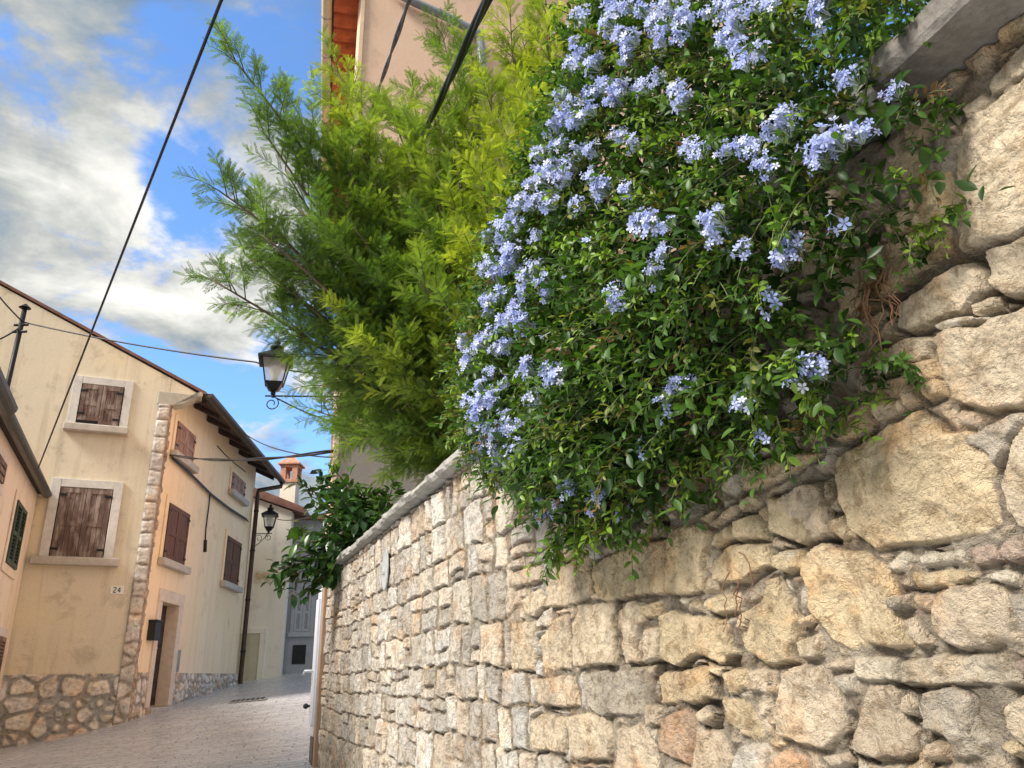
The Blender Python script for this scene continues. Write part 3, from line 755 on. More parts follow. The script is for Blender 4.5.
# windows of the gable
a = FR.px(75, 376); b_ = FR.px(134, 381); c = FR.px(68, 424)
window(FR, house, a[0], b_[0] + .01, c[1], a[1] + .01, .135, M_shut_front, dpt=.04, sill_w=.03, label='upper gable window with peeling brown shutters', open_gap=.07)
a = FR.px(53, 478); b_ = FR.px(125, 482); c = FR.px(45, 557)
window(FR, house, a[0], b_[0] - .01, c[1], a[1], .14, M_shut_low, dpt=.05, sill_w=.10, label='large lower gable window with worn brown shutters')
# windows of the street side
def side_win(tl, br, mat, fr=.12, label=None):
    a = SD.px(*tl); b_ = SD.px(*br); window(SD, house, a[0] - fr, b_[0] + fr, b_[1], a[1] + fr, fr, mat, M_plast_side, True, 2, .03, .03, label)
side_win((176.5, 420), (190.5, 466), M_shut_pale, .10, 'small faded red window under the eave nearest the corner')
side_win((231.5, 471), (242.5, 500.5), M_shut_pale, .10, 'small faded red window under the far end of the eave')
side_win((168, 502), (182, 567), M_shut_side, .12, 'dark brown window above the door')
side_win((226.5, 535), (236, 587), M_shut_side, .12, 'dark brown window beside the downpipe')
# door
mb = MB(); fw = .20
SD.box(mb, ds0 - fw, ds0, dz0 - .02, dz1, -.02, .03); SD.box(mb, ds1 - .02, ds1 + fw, dz0 - .02, dz1, -.21, .03); SD.box(mb, ds0 - fw, ds1 + fw, dz1 + .001, dz1 + .22, -.02, .032)
door = mb.build('door', simple('door surround stone', (.66, .56, .45), .85, 0, .2, 6, .3), house, .008)
mb = MB(); SD.box(mb, ds0, ds1, dz0, dz1, -.26, -.215)
for k in range(5):
    zc = dz0 + .12 + k * (dz1 - dz0 - .2) / 5; SD.box(mb, ds0 + .09, ds1 - .09, zc, zc + (dz1 - dz0) / 5 - .10, -.214, -.190)
mb.build('door_panel', M_door, door, .006)
mb = MB(); SD.box(mb, ds0 + .05, ds1 - .4, dz0 + .95, dz0 + .975, -.188, -.15); mb.build('handle', M_zinc, door)
mb = MB(); SD.box(mb, ds0 - .1, ds1 + .15, dz0 - .12, dz0 - .021, -.2, .12); mb.build('threshold', M_sill, door, .015)
mb = MB(); a = SD.px(179, 650); b_ = SD.px(177, 672); SD.box(mb, a[0] - .10, a[0] + .10, b_[1], a[1] + .0, .002, .012); mb.build('vent_plate', M_zinc, house)
# roof: two tiled slopes, soffit boards, rafter tails, gutters
EV = .56                                        # eave overhang
rise = Vector((0, 0, .10))
def roof_pt(s_front, back):                     # point on the right slope: s along the gable, back = metres behind the front
    q = np.array(FR.p(s_front, rk(s_front), 0)); q[:2] += SD.t * back; return q
LB = max(SD.px(268.5, 471, .60)[0] - .1, L_SIDE + .10)
def roofslab(sa, sb, zfun, lift, th, name, mat, par, f=.03):
    mb = MB(); p0 = np.array(FR.p(sa, zfun(sa) + lift, f)); p1 = np.array(FR.p(sb, zfun(sb) + lift, f)); v = np.r_[SD.t * (LB + .1), 0]
    mb.prism([p0, p1, p1 + v, p0 + v], (0, 0, th)); return mb.build(name, mat, par)
sE = EV + .02
rf = roofslab(SP, sE, rk, .022, .055, 'roof', M_tile_old, house)
roofslab(SL - .3, SP - .001, lambda s: zr - (SP - s) * slope, .022, .055, 'roof', M_tile_old, house)
mb = MB(); p0 = np.array(FR.p(.02, rk(.02) - .005, -.02)); p1 = np.array(FR.p(sE - .01, rk(sE - .01) - .005, -.02)); v = np.r_[SD.t * LB, 0]; mb.prism([p0, p1, p1 + v, p0 + v], (0, 0, .024)); mb.build('soffit', M_eave, rf)
for k in range(8):
    q = .45 + k * (LB - .6) / 7; a0, a1 = .01, EV - .10; mb = MB()
    pa = np.array(FR.p(a0, rk(a0) - .12, 0)); pb = np.array(FR.p(a1, rk(a1) - .09, 0)); w = SD.t * .06
    pa[:2] += SD.t * q; pb[:2] += SD.t * q
    mb.prism([pa - np.r_[w, 0], pb - np.r_[w, 0], pb + np.r_[w, 0], pa + np.r_[w, 0]], (0, 0, .113)); mb.build('rafter', M_eave, rf)
gz_ = rk(EV) - .015
def half_gutter(p, q, r, name, mat, par, n=8, t=.006):
    p = np.array(p, float); q = np.array(q, float); dr = q - p; dr /= np.linalg.norm(dr); sdv = np.cross(dr, (0, 0, 1.)); sdv /= np.linalg.norm(sdv)
    pts = [sdv * r * cos(w) + np.array([0, 0, -r * sin(w)]) for w in np.linspace(0, pi, n)] + [sdv * (r - t) * cos(w) + np.array([0, 0, -(r - t) * sin(w)]) for w in np.linspace(pi, 0, n)]
    mb = MB(); mb.prism([p + k for k in pts], q - p)
    mb.prism([p + k for k in pts[:n]], dr * .004); mb.prism([q + k for k in pts[:n]], -dr * .004)
    return mb.build(name, mat, par, smooth=False)
g0 = np.array(FR.p(EV + .07, gz_ + .05, .02)); g1 = g0 + np.r_[SD.t * (LB + .15), -.03]
half_gutter(g0, g1, .085, 'gutter', M_gutter, house)
pipe_s = L_SIDE - .02
pt0 = g1 - np.r_[SD.t * .12, .07]; w0 = np.array(SD.p(pipe_s, gz_ - .45, .10)); w1 = np.array(SD.p(pipe_s, 1.48, .10))
mb = MB(); mb.tube([pt0, pt0 - np.array([0, 0, .10]), w0 + np.array([0, 0, .12]), w0, w1, w1 + np.r_[SD.n * .10, -.06]], .055, 10); mb.build('downpipe', M_gutter, house, smooth=True)
for zc in (2.2, 3.4, 4.6, 5.6): mb = MB(); mb.lathe((w0[0], w0[1], zc), [(.066, -.02), (.066, .02)], 12); mb.build('pipe_clip', M_iron, house)
# cable run fixed along the side wall
pts = [SD.px(*p, .04) for p in ((171, 455), (180, 463), (195, 477), (212, 494), (230, 508), (247, 519))]
cb = empty('facade_cable', SD.p(pts[0][0], pts[0][1], .04), 'bundle of black cables clipped along the yellow house side', 'cable')
mb = MB()
for k in range(3): mb.tube([SD.p(a + .02 * k, z - .03 * k, .03 + .02 * k) for a, z in pts], .015, 6)
mb.build('cable_bundle', M_cable, cb, smooth=True)
mb = MB(); pts2 = [SD.px(*p, .03) for p in ((210, 494), (209, 505), (206, 528), (205, 548))]; mb.tube([SD.p(a, z, .03) for a, z in pts2], .014, 6)
mb.tube([SD.p(*SD.px(205.5, 540, .03), .03), SD.p(*SD.px(205, 552, .03), .03)], .035, 8); mb.build('drop_cable', M_cable, cb, smooth=True)
mb = MB(); pts3 = [SD.px(*p, .03) for p in ((218, 446), (226, 455), (236, 464), (246, 472))]; mb.tube([SD.p(a, z, .02) for a, z in pts3], .010, 6); mb.build('thin_cable', M_cable, cb, smooth=True)
# mailbox and house number
a = SD.px(146.5, 625); b_ = SD.px(152, 641)
mbx = empty('mailbox', SD.p(a[0], b_[1], 0), 'dark metal mailbox on the yellow wall left of the door', 'mailbox')
s0 = ds0 - fw - .30; mb = MB(); SD.box(mb, s0, s0 + .26, b_[1], b_[1] + .30, .003, .13); mb.build('box', M_mail, mbx, .008)
mb = MB(); SD.slab(mb, [(s0 - .01, b_[1] + .302), (s0 + .27, b_[1] + .302), (s0 + .27, b_[1] + .335), (s0 - .01, b_[1] + .335)], .0, .15); mb.build('lid', M_mail, mbx, .006)
a = FR.px(117, 590)
ns = empty('house_number', FR.p(a[0], a[1], 0), 'small white number plate 24 on the cream gable front', 'number plate')
mb = MB(); FR.box(mb, a[0] - .10, a[0] + .10, a[1] - .065, a[1] + .065, .002, .014); mb.build('plate', M_sign, ns, .004)
def strokes(F, s0, z0, w, h, segs, d, mb, t=.012):
    for (x0, y0, x1, y1) in segs:
        p = np.array([s0 + x0 * w, z0 + y0 * h]); q = np.array([s0 + x1 * w, z0 + y1 * h]); v = q - p; n = np.array([-v[1], v[0]]); n = n / np.linalg.norm(n) * t / 2
        F.slab(mb, [tuple(p - n), tuple(q - n), tuple(q + n), tuple(p + n)], d, d + .004)
mb = MB()
strokes(FR, a[0] - .055, a[1] - .04, .045, .08, [(0, .8, .2, 1), (.2, 1, .8, 1), (.8, 1, 1, .75), (1, .75, 0, .05), (0, 0, 1, 0)], .0145, mb)
strokes(FR, a[0] + .012, a[1] - .04, .045, .08, [(.7, 0, .7, 1), (.7, 1, 0, .3), (0, .3, 1, .3)], .0145, mb)
mb.build('digits', M_ink, ns)

# ------------------------------------------------------------------ neighbour on the left
q = FR.px(14, 620); LQ = FR.p(q[0], 0, 0)
LF = Frame(LQ, -23.8, 1)           # s = 0 where it meets the corner house, negative towards us
lz = LF.px(43, 488, .14)[1]
lh = empty('apricot_house', LF.p(-2, .6, -1), 'apricot neighbour house with green shutters at the left edge', 'house')
wall_slab(LF, [(-7, .2), (-.02, .2), (-.02, lz + .015), (-7, lz + .015)], .4, 'wall', M_plast_left, lh)
mb = MB(); LF.box(mb, -7, -6.6, .2, lz + .05, -5, -.401); mb.build('wall', M_plast_left, lh)
mb = MB(); mb.prism([LF.p(-7.2, lz + .06, .09), LF.p(-.02, lz + .06, .09), LF.p(.05, lz + 1.5, -3.4), LF.p(-7.2, lz + 1.5, -3.4)], (0, 0, .08)); lr = mb.build('roof', M_tile_old, lh)
mb = MB(); LF.box(mb, -7, -.03, lz + .02, lz + .055, .001, .08); mb.build('soffit', M_eave, lr)
half_gutter(LF.p(-7, lz + .05, .14), LF.p(-.05, lz + .03, .14), .075, 'gutter', M_gutter_grey, lh)
def louvre_shutter(F, s0, s1, z0, z1, d, mat, parent):
    mb = MB(); F.box(mb, s0, s0 + .06, z0, z1, d, d + .04); F.box(mb, s1 - .06, s1, z0, z1, d, d + .04)
    for zc in (z0, (z0 + z1) / 2 - .03, z1 - .06): F.box(mb, s0 + .06, s1 - .06, zc, zc + .06, d, d + .038)
    n = int((z1 - z0) / .055)
    for k in range(n):
        zc = z0 + .06 + k * (z1 - z0 - .12) / n; mb.prism([F.p(s0 + .06, zc + .045, d), F.p(s1 - .06, zc + .045, d), F.p(s1 - .06, zc, d + .034), F.p(s0 + .06, zc, d + .034)], (0, 0, .008))
    return mb.build('shutter', mat, parent)
def lwin(tl, br, green=True, label=None):
    a = LF.px(*tl); b_ = LF.px(*br); s0, s1, z1, z0 = a[0], b_[0], a[1], b_[1]; mb = MB()
    LF.box(mb, s0 - .14, s0, z0 - .14, z1 + .14, .003, .03); LF.box(mb, s1, s1 + .14, z0 - .14, z1 + .14, .003, .03); LF.box(mb, s0, s1, z1, z1 + .14, .003, .028); LF.box(mb, s0, s1, z0 - .14, z0, .003, .028)
    w = mb.build('window', M_plast_left if green else M_trim, lh, .005)
    if label: w['label'] = label
    m = (s0 + s1) / 2
    for x0, x1 in ((s0 + .006, m - .003), (m + .003, s1 - .006)): louvre_shutter(LF, x0, x1, z0 + .006, z1 - .006, .006, M_green if green else M_shut_low, w)
a = LF.px(18.5, 505); b_ = LF.px(7.5, 566)
s1_, = (a[0],); 
lwin_s1 = LF.px(20, 535)[0]; lwin_s0 = LF.px(8.5, 535)[0]
def lwin_sz(s0, s1, z0, z1, green, label):
    mb = MB(); LF.box(mb, s0 - .12, s0, z0 - .12, z1 + .12, .003, .025); LF.box(mb, s1, s1 + .12, z0 - .12, z1 + .12, .003, .025); LF.box(mb, s0, s1, z1, z1 + .12, .003, .024); LF.box(mb, s0, s1, z0 - .12, z0, .003, .024)
    w = mb.build('window', M_plast_left if green else M_trim, lh, .005); w['label'] = label; m = (s0 + s1) / 2
    for x0, x1 in ((s0 + .006, m - .003), (m + .003, s1 - .006)): louvre_shutter(LF, x0, x1, z0 + .006, z1 - .006, .006, M_green if green else M_shut_low, w)
zt = LF.px(19, 504)[1]; zb_ = LF.px(9, 567)[1]
lwin_sz(lwin_s0, lwin_s1, zb_, zt, True, 'window with dark green louvred shutters')
su = LF.px(2.5, 470)[0]; lwin_sz(su - 1.0, su, LF.px(0, 485)[1], LF.px(2, 462)[1], False, 'upper window with brown shutters cut by the frame')
sl_ = LF.px(3.5, 640)[0]; lwin_sz(sl_ - 1.0, sl_ - .05, LF.px(0, 700)[1], LF.px(2, 637)[1], False, 'ground floor window with pale stone frame')
# taller roof edge standing nearer, at the very left
nz = at_range(12, 412, 9.6); NFm = Frame(nz, -23.8, 1); nzz = nz[2]
nh = empty('near_house', NFm.p(-2, .2, -1), 'nearer house at the left edge, only its dark gutter showing', 'house')
wall_slab(NFm, [(-4, 0), (-.25, 0), (-.25, nzz - .05), (-4, nzz - .05)], .4, 'wall', M_plast_left, nh)
NFo = .12
for o_ in (nh.children): o_.location = Vector(o_.location) - Vector((NFm.n[0] * NFo, NFm.n[1] * NFo, 0))
half_gutter(NFm.p(-4, nzz + .07, -.05), NFm.p(.0, nzz + .05, -.05), .10, 'gutter', M_gutter_grey, nh)
mb = MB(); mb.prism([NFm.p(-4, nzz + .05, -.10), NFm.p(-.02, nzz + .05, -.10), NFm.p(-.02, nzz + .9, -2.2), NFm.p(-4, nzz + .9, -2.2)], (0, 0, .07)); mb.build('roof', M_tile_old, nh)
# mast on the neighbour's roof
mp = at_range(25, 308, 13.0); mq = at_range(6, 392, 12.75)
mast = empty('wire_mast', mq, 'leaning iron mast carrying wires above the left roofs', 'mast')
mb = MB(); mb.tube([mq - (mp - mq) * .7, mp], .035, 8); mb.build('pole', M_iron, mast, smooth=True)
mb = MB(); mb.lathe(mp, [(.03, -.02), (.085, 0), (.03, .05), (.01, .07)], 10); mb.build('cap', M_iron, mast)
for k in (-.30, -.42):
    mb = MB(); qk = mp + (mp - mq) / np.linalg.norm(mp - mq) * k; mb.tube([qk - np.array([.10, 0, 0]), qk + np.array([.10, 0, 0])], [.022, .022], 8); mb.build('insulator', M_iron, mast)

# ------------------------------------------------------------------ houses closing the view
PF = Frame(at_range(247, 683, 22.3), 82, 1)
pale = empty('pale_house', PF.p(1, 1.5, -1), 'pale cream house closing the lane, with a blocked doorway and brick chimney', 'house')
p_e = PF.px(286, 640)[0]; zc0 = PF.px(252, 497)[1]; zc1 = PF.px(292, 512)[1]; pr_ = PF.px(296, 512)[0]
ps = (zc0 - zc1) / (pr_ - PF.px(252, 497)[0]); pz = lambda s: zc1 + (pr_ - s) * ps
wall_slab(PF, [(-1.2, .9), (pr_ - .1, .9), (pr_ - .1, pz(pr_) + .02), (-1.2, pz(-1.2))], .5, 'wall', M_plast_pale, pale)
mb = MB(); PF.slab(mb, [(-1.4, pz(-1.4) + .02), (pr_ + .25, pz(pr_ + .25) + .02), (pr_ + .25, pz(pr_ + .25) + .13), (-1.4, pz(-1.4) + .13)], -6, .16); proof = mb.build('roof', M_tile_old, pale)
mb = MB(); PF.slab(mb, [(-1.4, pz(-1.4) + .14), (pr_ + .25, pz(pr_ + .25) + .14), (pr_ + .25, pz(pr_ + .25) + .20), (-1.4, pz(-1.4) + .34)], -6, .02); mb.build('roof_tiles', M_tile_old, proof)
# chimney
ch = at_range(289, 500, 23.5); zt_ = at_range(290, 465, 23.5)[2]; zb2 = at_range(290, 484, 23.5)[2]; zbase = at_range(290, 512, 23.5)[2]
def cbox(mb, cx, cy, w, z0, z1): mb.prism([(cx - w, cy - w, z0), (cx + w, cy - w, z0), (cx + w, cy + w, z0), (cx - w, cy + w, z0)], (0, 0, z1 - z0))
mb = MB(); cbox(mb, ch[0], ch[1], .22, zbase - .5, zb2); chim = mb.build('chimney', M_white_plaster, pale)
mb = MB(); cbox(mb, ch[0], ch[1], .27, zb2 + .001, zb2 + .09)
for dx in (-1, 1):
    for dy in (-1, 1): cbox(mb, ch[0] + dx * .165, ch[1] + dy * .165, .075, zb2 + .0905, zt_ - .12)
cbox(mb, ch[0], ch[1], .25, zt_ - .119, zt_ - .04); mb.build('chimney_pot', M_brickcap, chim)
mb = MB(); mb.lathe((ch[0], ch[1], zt_ - .039), [(.44, 0), (.44, .04), (.06, .30), (.02, .36)], 4, pi / 4); mb.build('chimney_cap', M_brickcap, chim)
# blocked doorway with surround
a = PF.px(239, 628); b_ = PF.px(263, 680)
mb = MB(); PF.box(mb, a[0] - .3, b_[0] - .16, 1.2, a[1] - .14, .004, .03); dw = mb.build('blocked_door', plaster('door infill', (.56, .53, .40), (.42, .40, .32), (.56, .50, .38)), pale)
mb = MB(); PF.box(mb, b_[0] - .158, b_[0], 1.2, a[1] - .14, .005, .06); PF.box(mb, a[0] - .3, b_[0], a[1] - .139, a[1], .005, .06); mb.build('surround', M_plast_pale, dw, .01)
a = PF.px(256, 571); b_ = PF.px(271, 583)
pq = empty('relief_plaque', PF.p(a[0], b_[1], 0), 'carved stone relief plaque on the pale house below the lamp', 'plaque')
mb = MB(); PF.box(mb, a[0], b_[0], b_[1], a[1], .003, .035); mb.build('slab', simple('plaque slab', (.74, .66, .52), .85, 0, .2, 9, .2), pq, .008)
rg = np.random.default_rng(5); mb = MB(); w_ = b_[0] - a[0]; h_ = a[1] - b_[1]
for k in range(9):
    cs_, cz_ = a[0] + w_ * (.1 + .8 * (k + .5) / 9), b_[1] + h_ * rg.uniform(.35, .65); r_ = h_ * rg.uniform(.12, .24)
    PF.slab(mb, [(cs_ + r_ * rg.uniform(.7, 1.3) * cos(w), cz_ + r_ * 1.2 * sin(w)) for w in np.linspace(0, 2 * pi, 9)[:-1]], .034, .034 + rg.uniform(.012, .03))
mb.build('carving', M_relief, pq, .006)
# grey house
GF = Frame(at_range(285.5, 677, 22.9), 80, 1)
gh = empty('grey_house', GF.p(1, 1.7, -1), 'blue grey plastered house behind the pale house, grey shutters closed', 'house')
gt = GF.px(300, 520)[1]
wall_slab(GF, [(-1.5, .9), (4.5, .9), (4.5, gt), (-1.5, gt)], .5, 'wall', M_plast_grey, gh)
mb = MB(); GF.box(mb, -.1, 4.6, gt + .001, gt + .1, -5, .2); mb.build('roof', M_tile_old, gh)
a = GF.px(293, 590); b_ = GF.px(313, 632); s0, s1, z0, z1 = a[0], b_[0], b_[1], a[1]
mb = MB(); GF.box(mb, s0, s0 + .09, z0, z1, .003, .04); GF.box(mb, s1 - .09, s1, z0, z1, .003, .04); GF.box(mb, s0 + .091, s1 - .091, z1 - .09, z1, .003, .04); GF.box(mb, s0 - .05, s1 + .05, z0 - .12, z0 - .001, .003, .09)
gw = mb.build('window', M_grey_shut, gh, .006); m_ = (s0 + s1) / 2
for x0, x1 in ((s0 + .095, m_ - .004), (m_ + .004, s1 - .095)): louvre_shutter(GF, x0, x1, z0 + .01, z1 - .1, .006, M_grey_shut, gw)
a = GF.px(293, 645); b_ = GF.px(305, 664); mb = MB(); GF.box(mb, a[0], b_[0], b_[1], a[1], .003, .02)
for k in range(7): zc = b_[1] + .03 + k * (a[1] - b_[1] - .05) / 7; GF.box(mb, a[0] + .02, b_[0] - .02, zc, zc + .03, .02, .032)
mb.build('vent', M_black, gh)
# drain cover in the lane
q = at_range(248, 701.5, 1); d_ = px_ray(248, 701.5); R_ = 10.0
for k in range(40):
    q = EYE + d_ * R_; R_ += (q[2] - float(ground(q[0], q[1]))) / max(.02, -d_[2] + .06) * .5
q = EYE + d_ * R_; mh = empty('drain_grate', q, 'dark rectangular drain grate sunk in the stone paved lane', 'drain cover')
DG = Frame(q, 80, 1); gg = lambda s, d: float(ground(*DG.p(s, 0, d)[:2]))
mb = MB(); zq = float(ground(q[0], q[1])) + .02; mb.prism([DG.p(s, gg(s, d) + .018, d) for s, d in ((-.30, -.16), (.30, -.16), (.30, .16), (-.30, .16))], (0, 0, .012)); mb.build('frame', M_zinc, mh)
mb = MB()
for k in range(7): s_ = -.24 + k * .08; mb.prism([DG.p(s, gg(s, d) + .0305, d) for s, d in ((s_ - .02, -.13), (s_ + .02, -.13), (s_ + .02, .13), (s_ - .02, .13))], (0, 0, .008))
mb.build('bar', M_iron, mh)

# ------------------------------------------------------------------ salmon building above the wall
PC = at_range(334, 470, 8.75)
KF = Frame(PC, 69.5, 1)            # face towards us, s grows to the right
KS = Frame(PC, -13.2, -1)          # street side
kz1 = at_range(350, 0, 8.75)[2] + .55
sal = empty('salmon_building', KF.p(2, 1.2, -1), 'tall salmon plastered building rising behind the feathery tree', 'building')
wall_slab(KF, [(0, .6), (7, .6), (7, kz1 + 1.6), (0, kz1 - .2)], .4, 'front_wall', M_plast_pink, sal)
wall_slab(KS, [(.401, .6), (7, .6), (7, kz1 - .2), (.401, kz1 - .2)], .4, 'side_wall', M_plast_pink, sal)
mb = MB(); KF.box(mb, -.02, .03, .6, kz1 - .2, .002, .03); mb.build('corner_strip', M_fascia, sal)
mb = MB(); KF.box(mb, -.002, 7, .6, at_range(334, 425, 8.75)[2], .003, .026); mb.build('shade_band', plaster('shaded salmon grey', (.30, .26, .23), (.2, .17, .15), (.32, .28, .25)), sal)  # tree shade on the lower wall, put into the colour of a thin panel
ko_ = .46
rp = lambda b, d, z: KS.p(b, z, d)
mb = MB(); mb.prism([rp(-.05, ko_, kz1 + .02), rp(7, ko_, kz1 + .02), rp(7, -3, kz1 + 1.6), rp(-.05, -3, kz1 + 1.6)], (0, 0, .06)); sroof = mb.build('roof', M_tile, sal)
for k in range(24):            # the broad tiles seen from below, each overlapping the next
    b0 = -.06 + k * .29; mb = MB(); w = .265; n = 9; P = []
    for j in range(n + 1):
        u = j / n; P.append(rp(b0 + w * u, .04, kz1 - 0.0 - .075 * sin(pi * u) ** .7 - .03 * u))
    mb.prism(P + [rp(b0 + w, .04, kz1 + .01), rp(b0, .04, kz1 + .01)], (KS.n[0] * .36, KS.n[1] * .36, 0)); mb.build('eave_tile', M_tile, sroof)
mb = MB(); mb.prism([rp(-.06, .402, kz1 - .09), rp(7, .402, kz1 - .09), rp(7, .425, kz1 - .09), rp(-.06, .425, kz1 - .09)], (0, 0, .10)); mb.build('eave_board', M_eave, sroof)
mb = MB(); a = np.array(rp(-.25, .50, kz1 - .06)); b_ = np.array(rp(7, .50, kz1 - .09)); mb.tube([a, b_], .075, 14)
gut = mb.build('gutter', M_gutter_cream, sal, smooth=True)
for k in range(9):
    q = a + (b_ - a) * ((k * .8 + .3) / 7.25); mb = MB(); mb.tube([q - np.r_[KS.t * .012, 0], q + np.r_[KS.t * .012, 0]], .082, 14); mb.build('bracket', M_zinc, gut)
for zz_ in (at_range(481, 70, 8.75)[2], at_range(481, 150, 8.75)[2]):
    sq = KF.px(482, 62, .09)[0]; mb = MB(); KF.box(mb, sq - .09, sq + .09, zz_ - .03, zz_ + .03, .003, .165); mb.build('pipe_bracket', M_zinc, sal)
pp = [KF.px(*p, .09) for p in ((395, -8), (414, 2), (447, 17), (474, 31), (480, 37), (482, 62), (484, 200))]
mb = MB(); mb.tube([KF.p(a, z, .09) for a, z in pp], .062, 12); dp = mb.build('drainpipe', M_pipe_grey, sal, smooth=True)
mb = MB(); q0 = np.array(KF.p(*pp[3], .09)); q1 = np.array(KF.p(*pp[4], .09)); mb.tube([q0 + (q0 - q1) * .3, q0 * .5 + q1 * .5, q1 + (q1 - q0) * .2], .073, 12); mb.build('pipe_elbow', M_pipe_grey, dp, smooth=True)

# ------------------------------------------------------------------ street lamps
def street_lamp(base, H, side, label, attach, scale=1.0):
    """lantern whose bottom stands at base on a scroll bracket reaching to attach"""
    base = np.array(base, float); root = empty('street_lamp', base, label, 'street lamp', 'wall lanterns of the lane'); s = H
    rot = pi / 4 + .25
    def lat(name, prof, mat, n=4, parent=root, r=rot, smooth=False):
        mb = MB(); mb.lathe(base, [(a * s * 1.28, b * s) for a, b in prof], n, r); return mb.build(name, mat, parent, smooth=smooth)
    lat('foot', [(.035, 0), (.05, .03), (.035, .06), (.10, .10), (.17, .22)], M_iron)
    lat('glass', [(.165, .222), (.265, .68)], M_glass)
    lat('bulb', [(.01, .24), (.05, .26), (.05, .38), (.085, .44), (.095, .52), (.06, .60), (.01, .62)], M_sign, 12, smooth=True)
    mb = MB()
    for j in range(4):
        w = rot + j * pi / 2; c_, s_ = cos(w), sin(w); mb.tube([base + s * np.array([.22 * c_, .22 * s_, .215]), base + s * np.array([.351 * c_, .351 * s_, .69])], .014 * s, 6)
    for r_, h_ in ((.22, .222), (.351, .685)):
        ring = [base + s * np.array([r_ * cos(rot + j * pi / 2), r_ * sin(rot + j * pi / 2), h_]) for j in range(5)]; mb.tube(ring, .014 * s, 6)
    mb.build('lantern_frame', M_iron, root)
    lat('roof', [(.30, .66), (.345, .655), (.345, .70), (.20, .80), (.10, .87), (.10, .90), (.12, .91)], M_iron)
    lat('finial', [(.06, .905), (.10, .93), (.10, .97), (.05, .99), (.03, 1.02), (.055, 1.05), (.03, 1.09), (.005, 1.11)], M_iron, 10, smooth=True)
    at = np.array(attach, float); e = at[:2] - base[:2]; L = float(np.linalg.norm(e)); e = np.r_[e / L, 0]; z = np.array([0, 0, 1.])
    P = lambda a, b: base + e * a + z * b
    mb = MB(); mb.tube([P(-.14 * s, -.02 * s), P(L, -.02 * s)], .016 * s, 8); mb.tube([P(0, -.05 * s), P(0, .03 * s)], .028 * s, 8); br = mb.build('bracket', M_iron, root)
    mb = MB()
    mb.tube([P(t * L, -.03 * s - (.52 * s) * (t ** 1.1) - .06 * s * sin(pi * t)) for t in np.linspace(.06, 1, 12)], .014 * s, 8); mb.build('brace', M_iron, br)
    def spiral(cx, cz, r0, turns, a0, sg):
        return [P(cx + sg * r0 * (1 - .7 * u) * cos(a0 + turns * 2 * pi * u), cz + r0 * (1 - .7 * u) * sin(a0 + turns * 2 * pi * u)) for u in np.linspace(0, 1, 26)]
    mb = MB(); mb.tube(spiral(-.01 * s, -.17 * s, .14 * s, 1.35, pi / 2, -1), .011 * s, 6); mb.build('scroll', M_iron, br)
    mb = MB(); mb.tube(spiral(L - .20 * s, -.20 * s, .15 * s, 1.1, 0, 1), .011 * s, 6); mb.build('scroll', M_iron, br)
    mb = MB(); mb.prism([P(L - .005, -.62 * s) - np.array([0, .03, 0]), P(L - .005, -.62 * s) + np.array([0, .03, 0]), P(L + .02, -.62 * s) + np.array([0, .03, 0]), P(L + .02, -.62 * s) - np.array([0, .03, 0])], (0, 0, .66 * s)); mb.build('wall_plate', M_iron, br)
    return root
att = np.array(KF.p(.02, 0, .04)); lb = at_range(273, 395, 8.85)
street_lamp(lb, .60, 1, 'larger black lantern on a scroll bracket beside the feathery tree', att)
lb2 = at_range(268.5, 533, 20.3); att2 = np.array([w0[0], w0[1], 0])
lb2 = at_range(268.5, 533, hypot(w0[0], w0[1]) - .1) 
street_lamp(lb2, .66, -1, 'small black lantern on the far downpipe before the pale house', att2)

# ------------------------------------------------------------------ overhead cables
def cable(name, pts, r, label, sag=0.0, n=24, group=None, bundle=1, on=0):
    if on: pts = [np.array(pts[0]) + (np.array(pts[0]) - np.array(pts[1])) * on] + list(pts)     # carries on over our heads
    A = [np.array(p, float) for p in pts]; P = []
    for a, b in zip(A[:-1], A[1:]):
        for k in range(n):
            t = k / n; q = a + (b - a) * t; q[2] -= 4 * sag * t * (1 - t); P.append(q)
    P.append(A[-1]); mb = MB()
    if bundle == 1: mb.tube(P, r, 6)
    else:
        for j in range(bundle):
            O = [q + r * 1.0 * np.array([cos(2 * pi * j / bundle + i * .5), 0, sin(2 * pi * j / bundle + i * .5)]) for i, q in enumerate(P)]; mb.tube(O, r * .9, 6)
    return tag(mb.build(name, M_cable, None, smooth=True), label, 'cable', group)
cable('overhead_cable', [at_range(237, -40, 3.4), np.array(LF.p(LF.px(37, 472, .3)[0], LF.px(37, 472, .3)[1] + .02, .3))], .0095, 'long single cable crossing the sky down to the left gutter', .0, on=1.2)
cable('overhead_cable', [at_range(418, -25, 4.2), at_range(371, 112, 8.5)], .012, 'left of two thick black cables dropping into the feathery tree', .0, bundle=2, on=2.2)
cable('overhead_cable', [at_range(499, -25, 2.6), at_range(400, 185, 8.4)], .014, 'right and thickest black cable dropping into the feathery tree', .0, bundle=3, on=1.4)
cable('overhead_cable', [at_range(23, 322, 13.0), at_range(255, 362, 10.2), np.array(KF.p(.02, at_range(330, 372, 8.7)[2], .03))], .011, 'thin wire from the mast across to the near lamp', .05)
cable('overhead_cable', [at_range(23, 322, 13.0), at_range(-30, 256, 11)], .011, 'thin wire running up and out of the picture from the mast', .05)
cable('overhead_cable', [at_range(23, 325, 13.0), at_range(-40, 345, 12)], .012, 'thin wire leaving the mast to the left, lowest of its wires', .12)
s_c, z_c = SD.px(172, 455, .05)
cable('overhead_cable', [np.array(SD.p(s_c, z_c, .05)), np.array(KF.p(-.01, at_range(327, 451, 8.75)[2], .03))], .013, 'thick black cable from the yellow house to the salmon corner', .10, bundle=2)
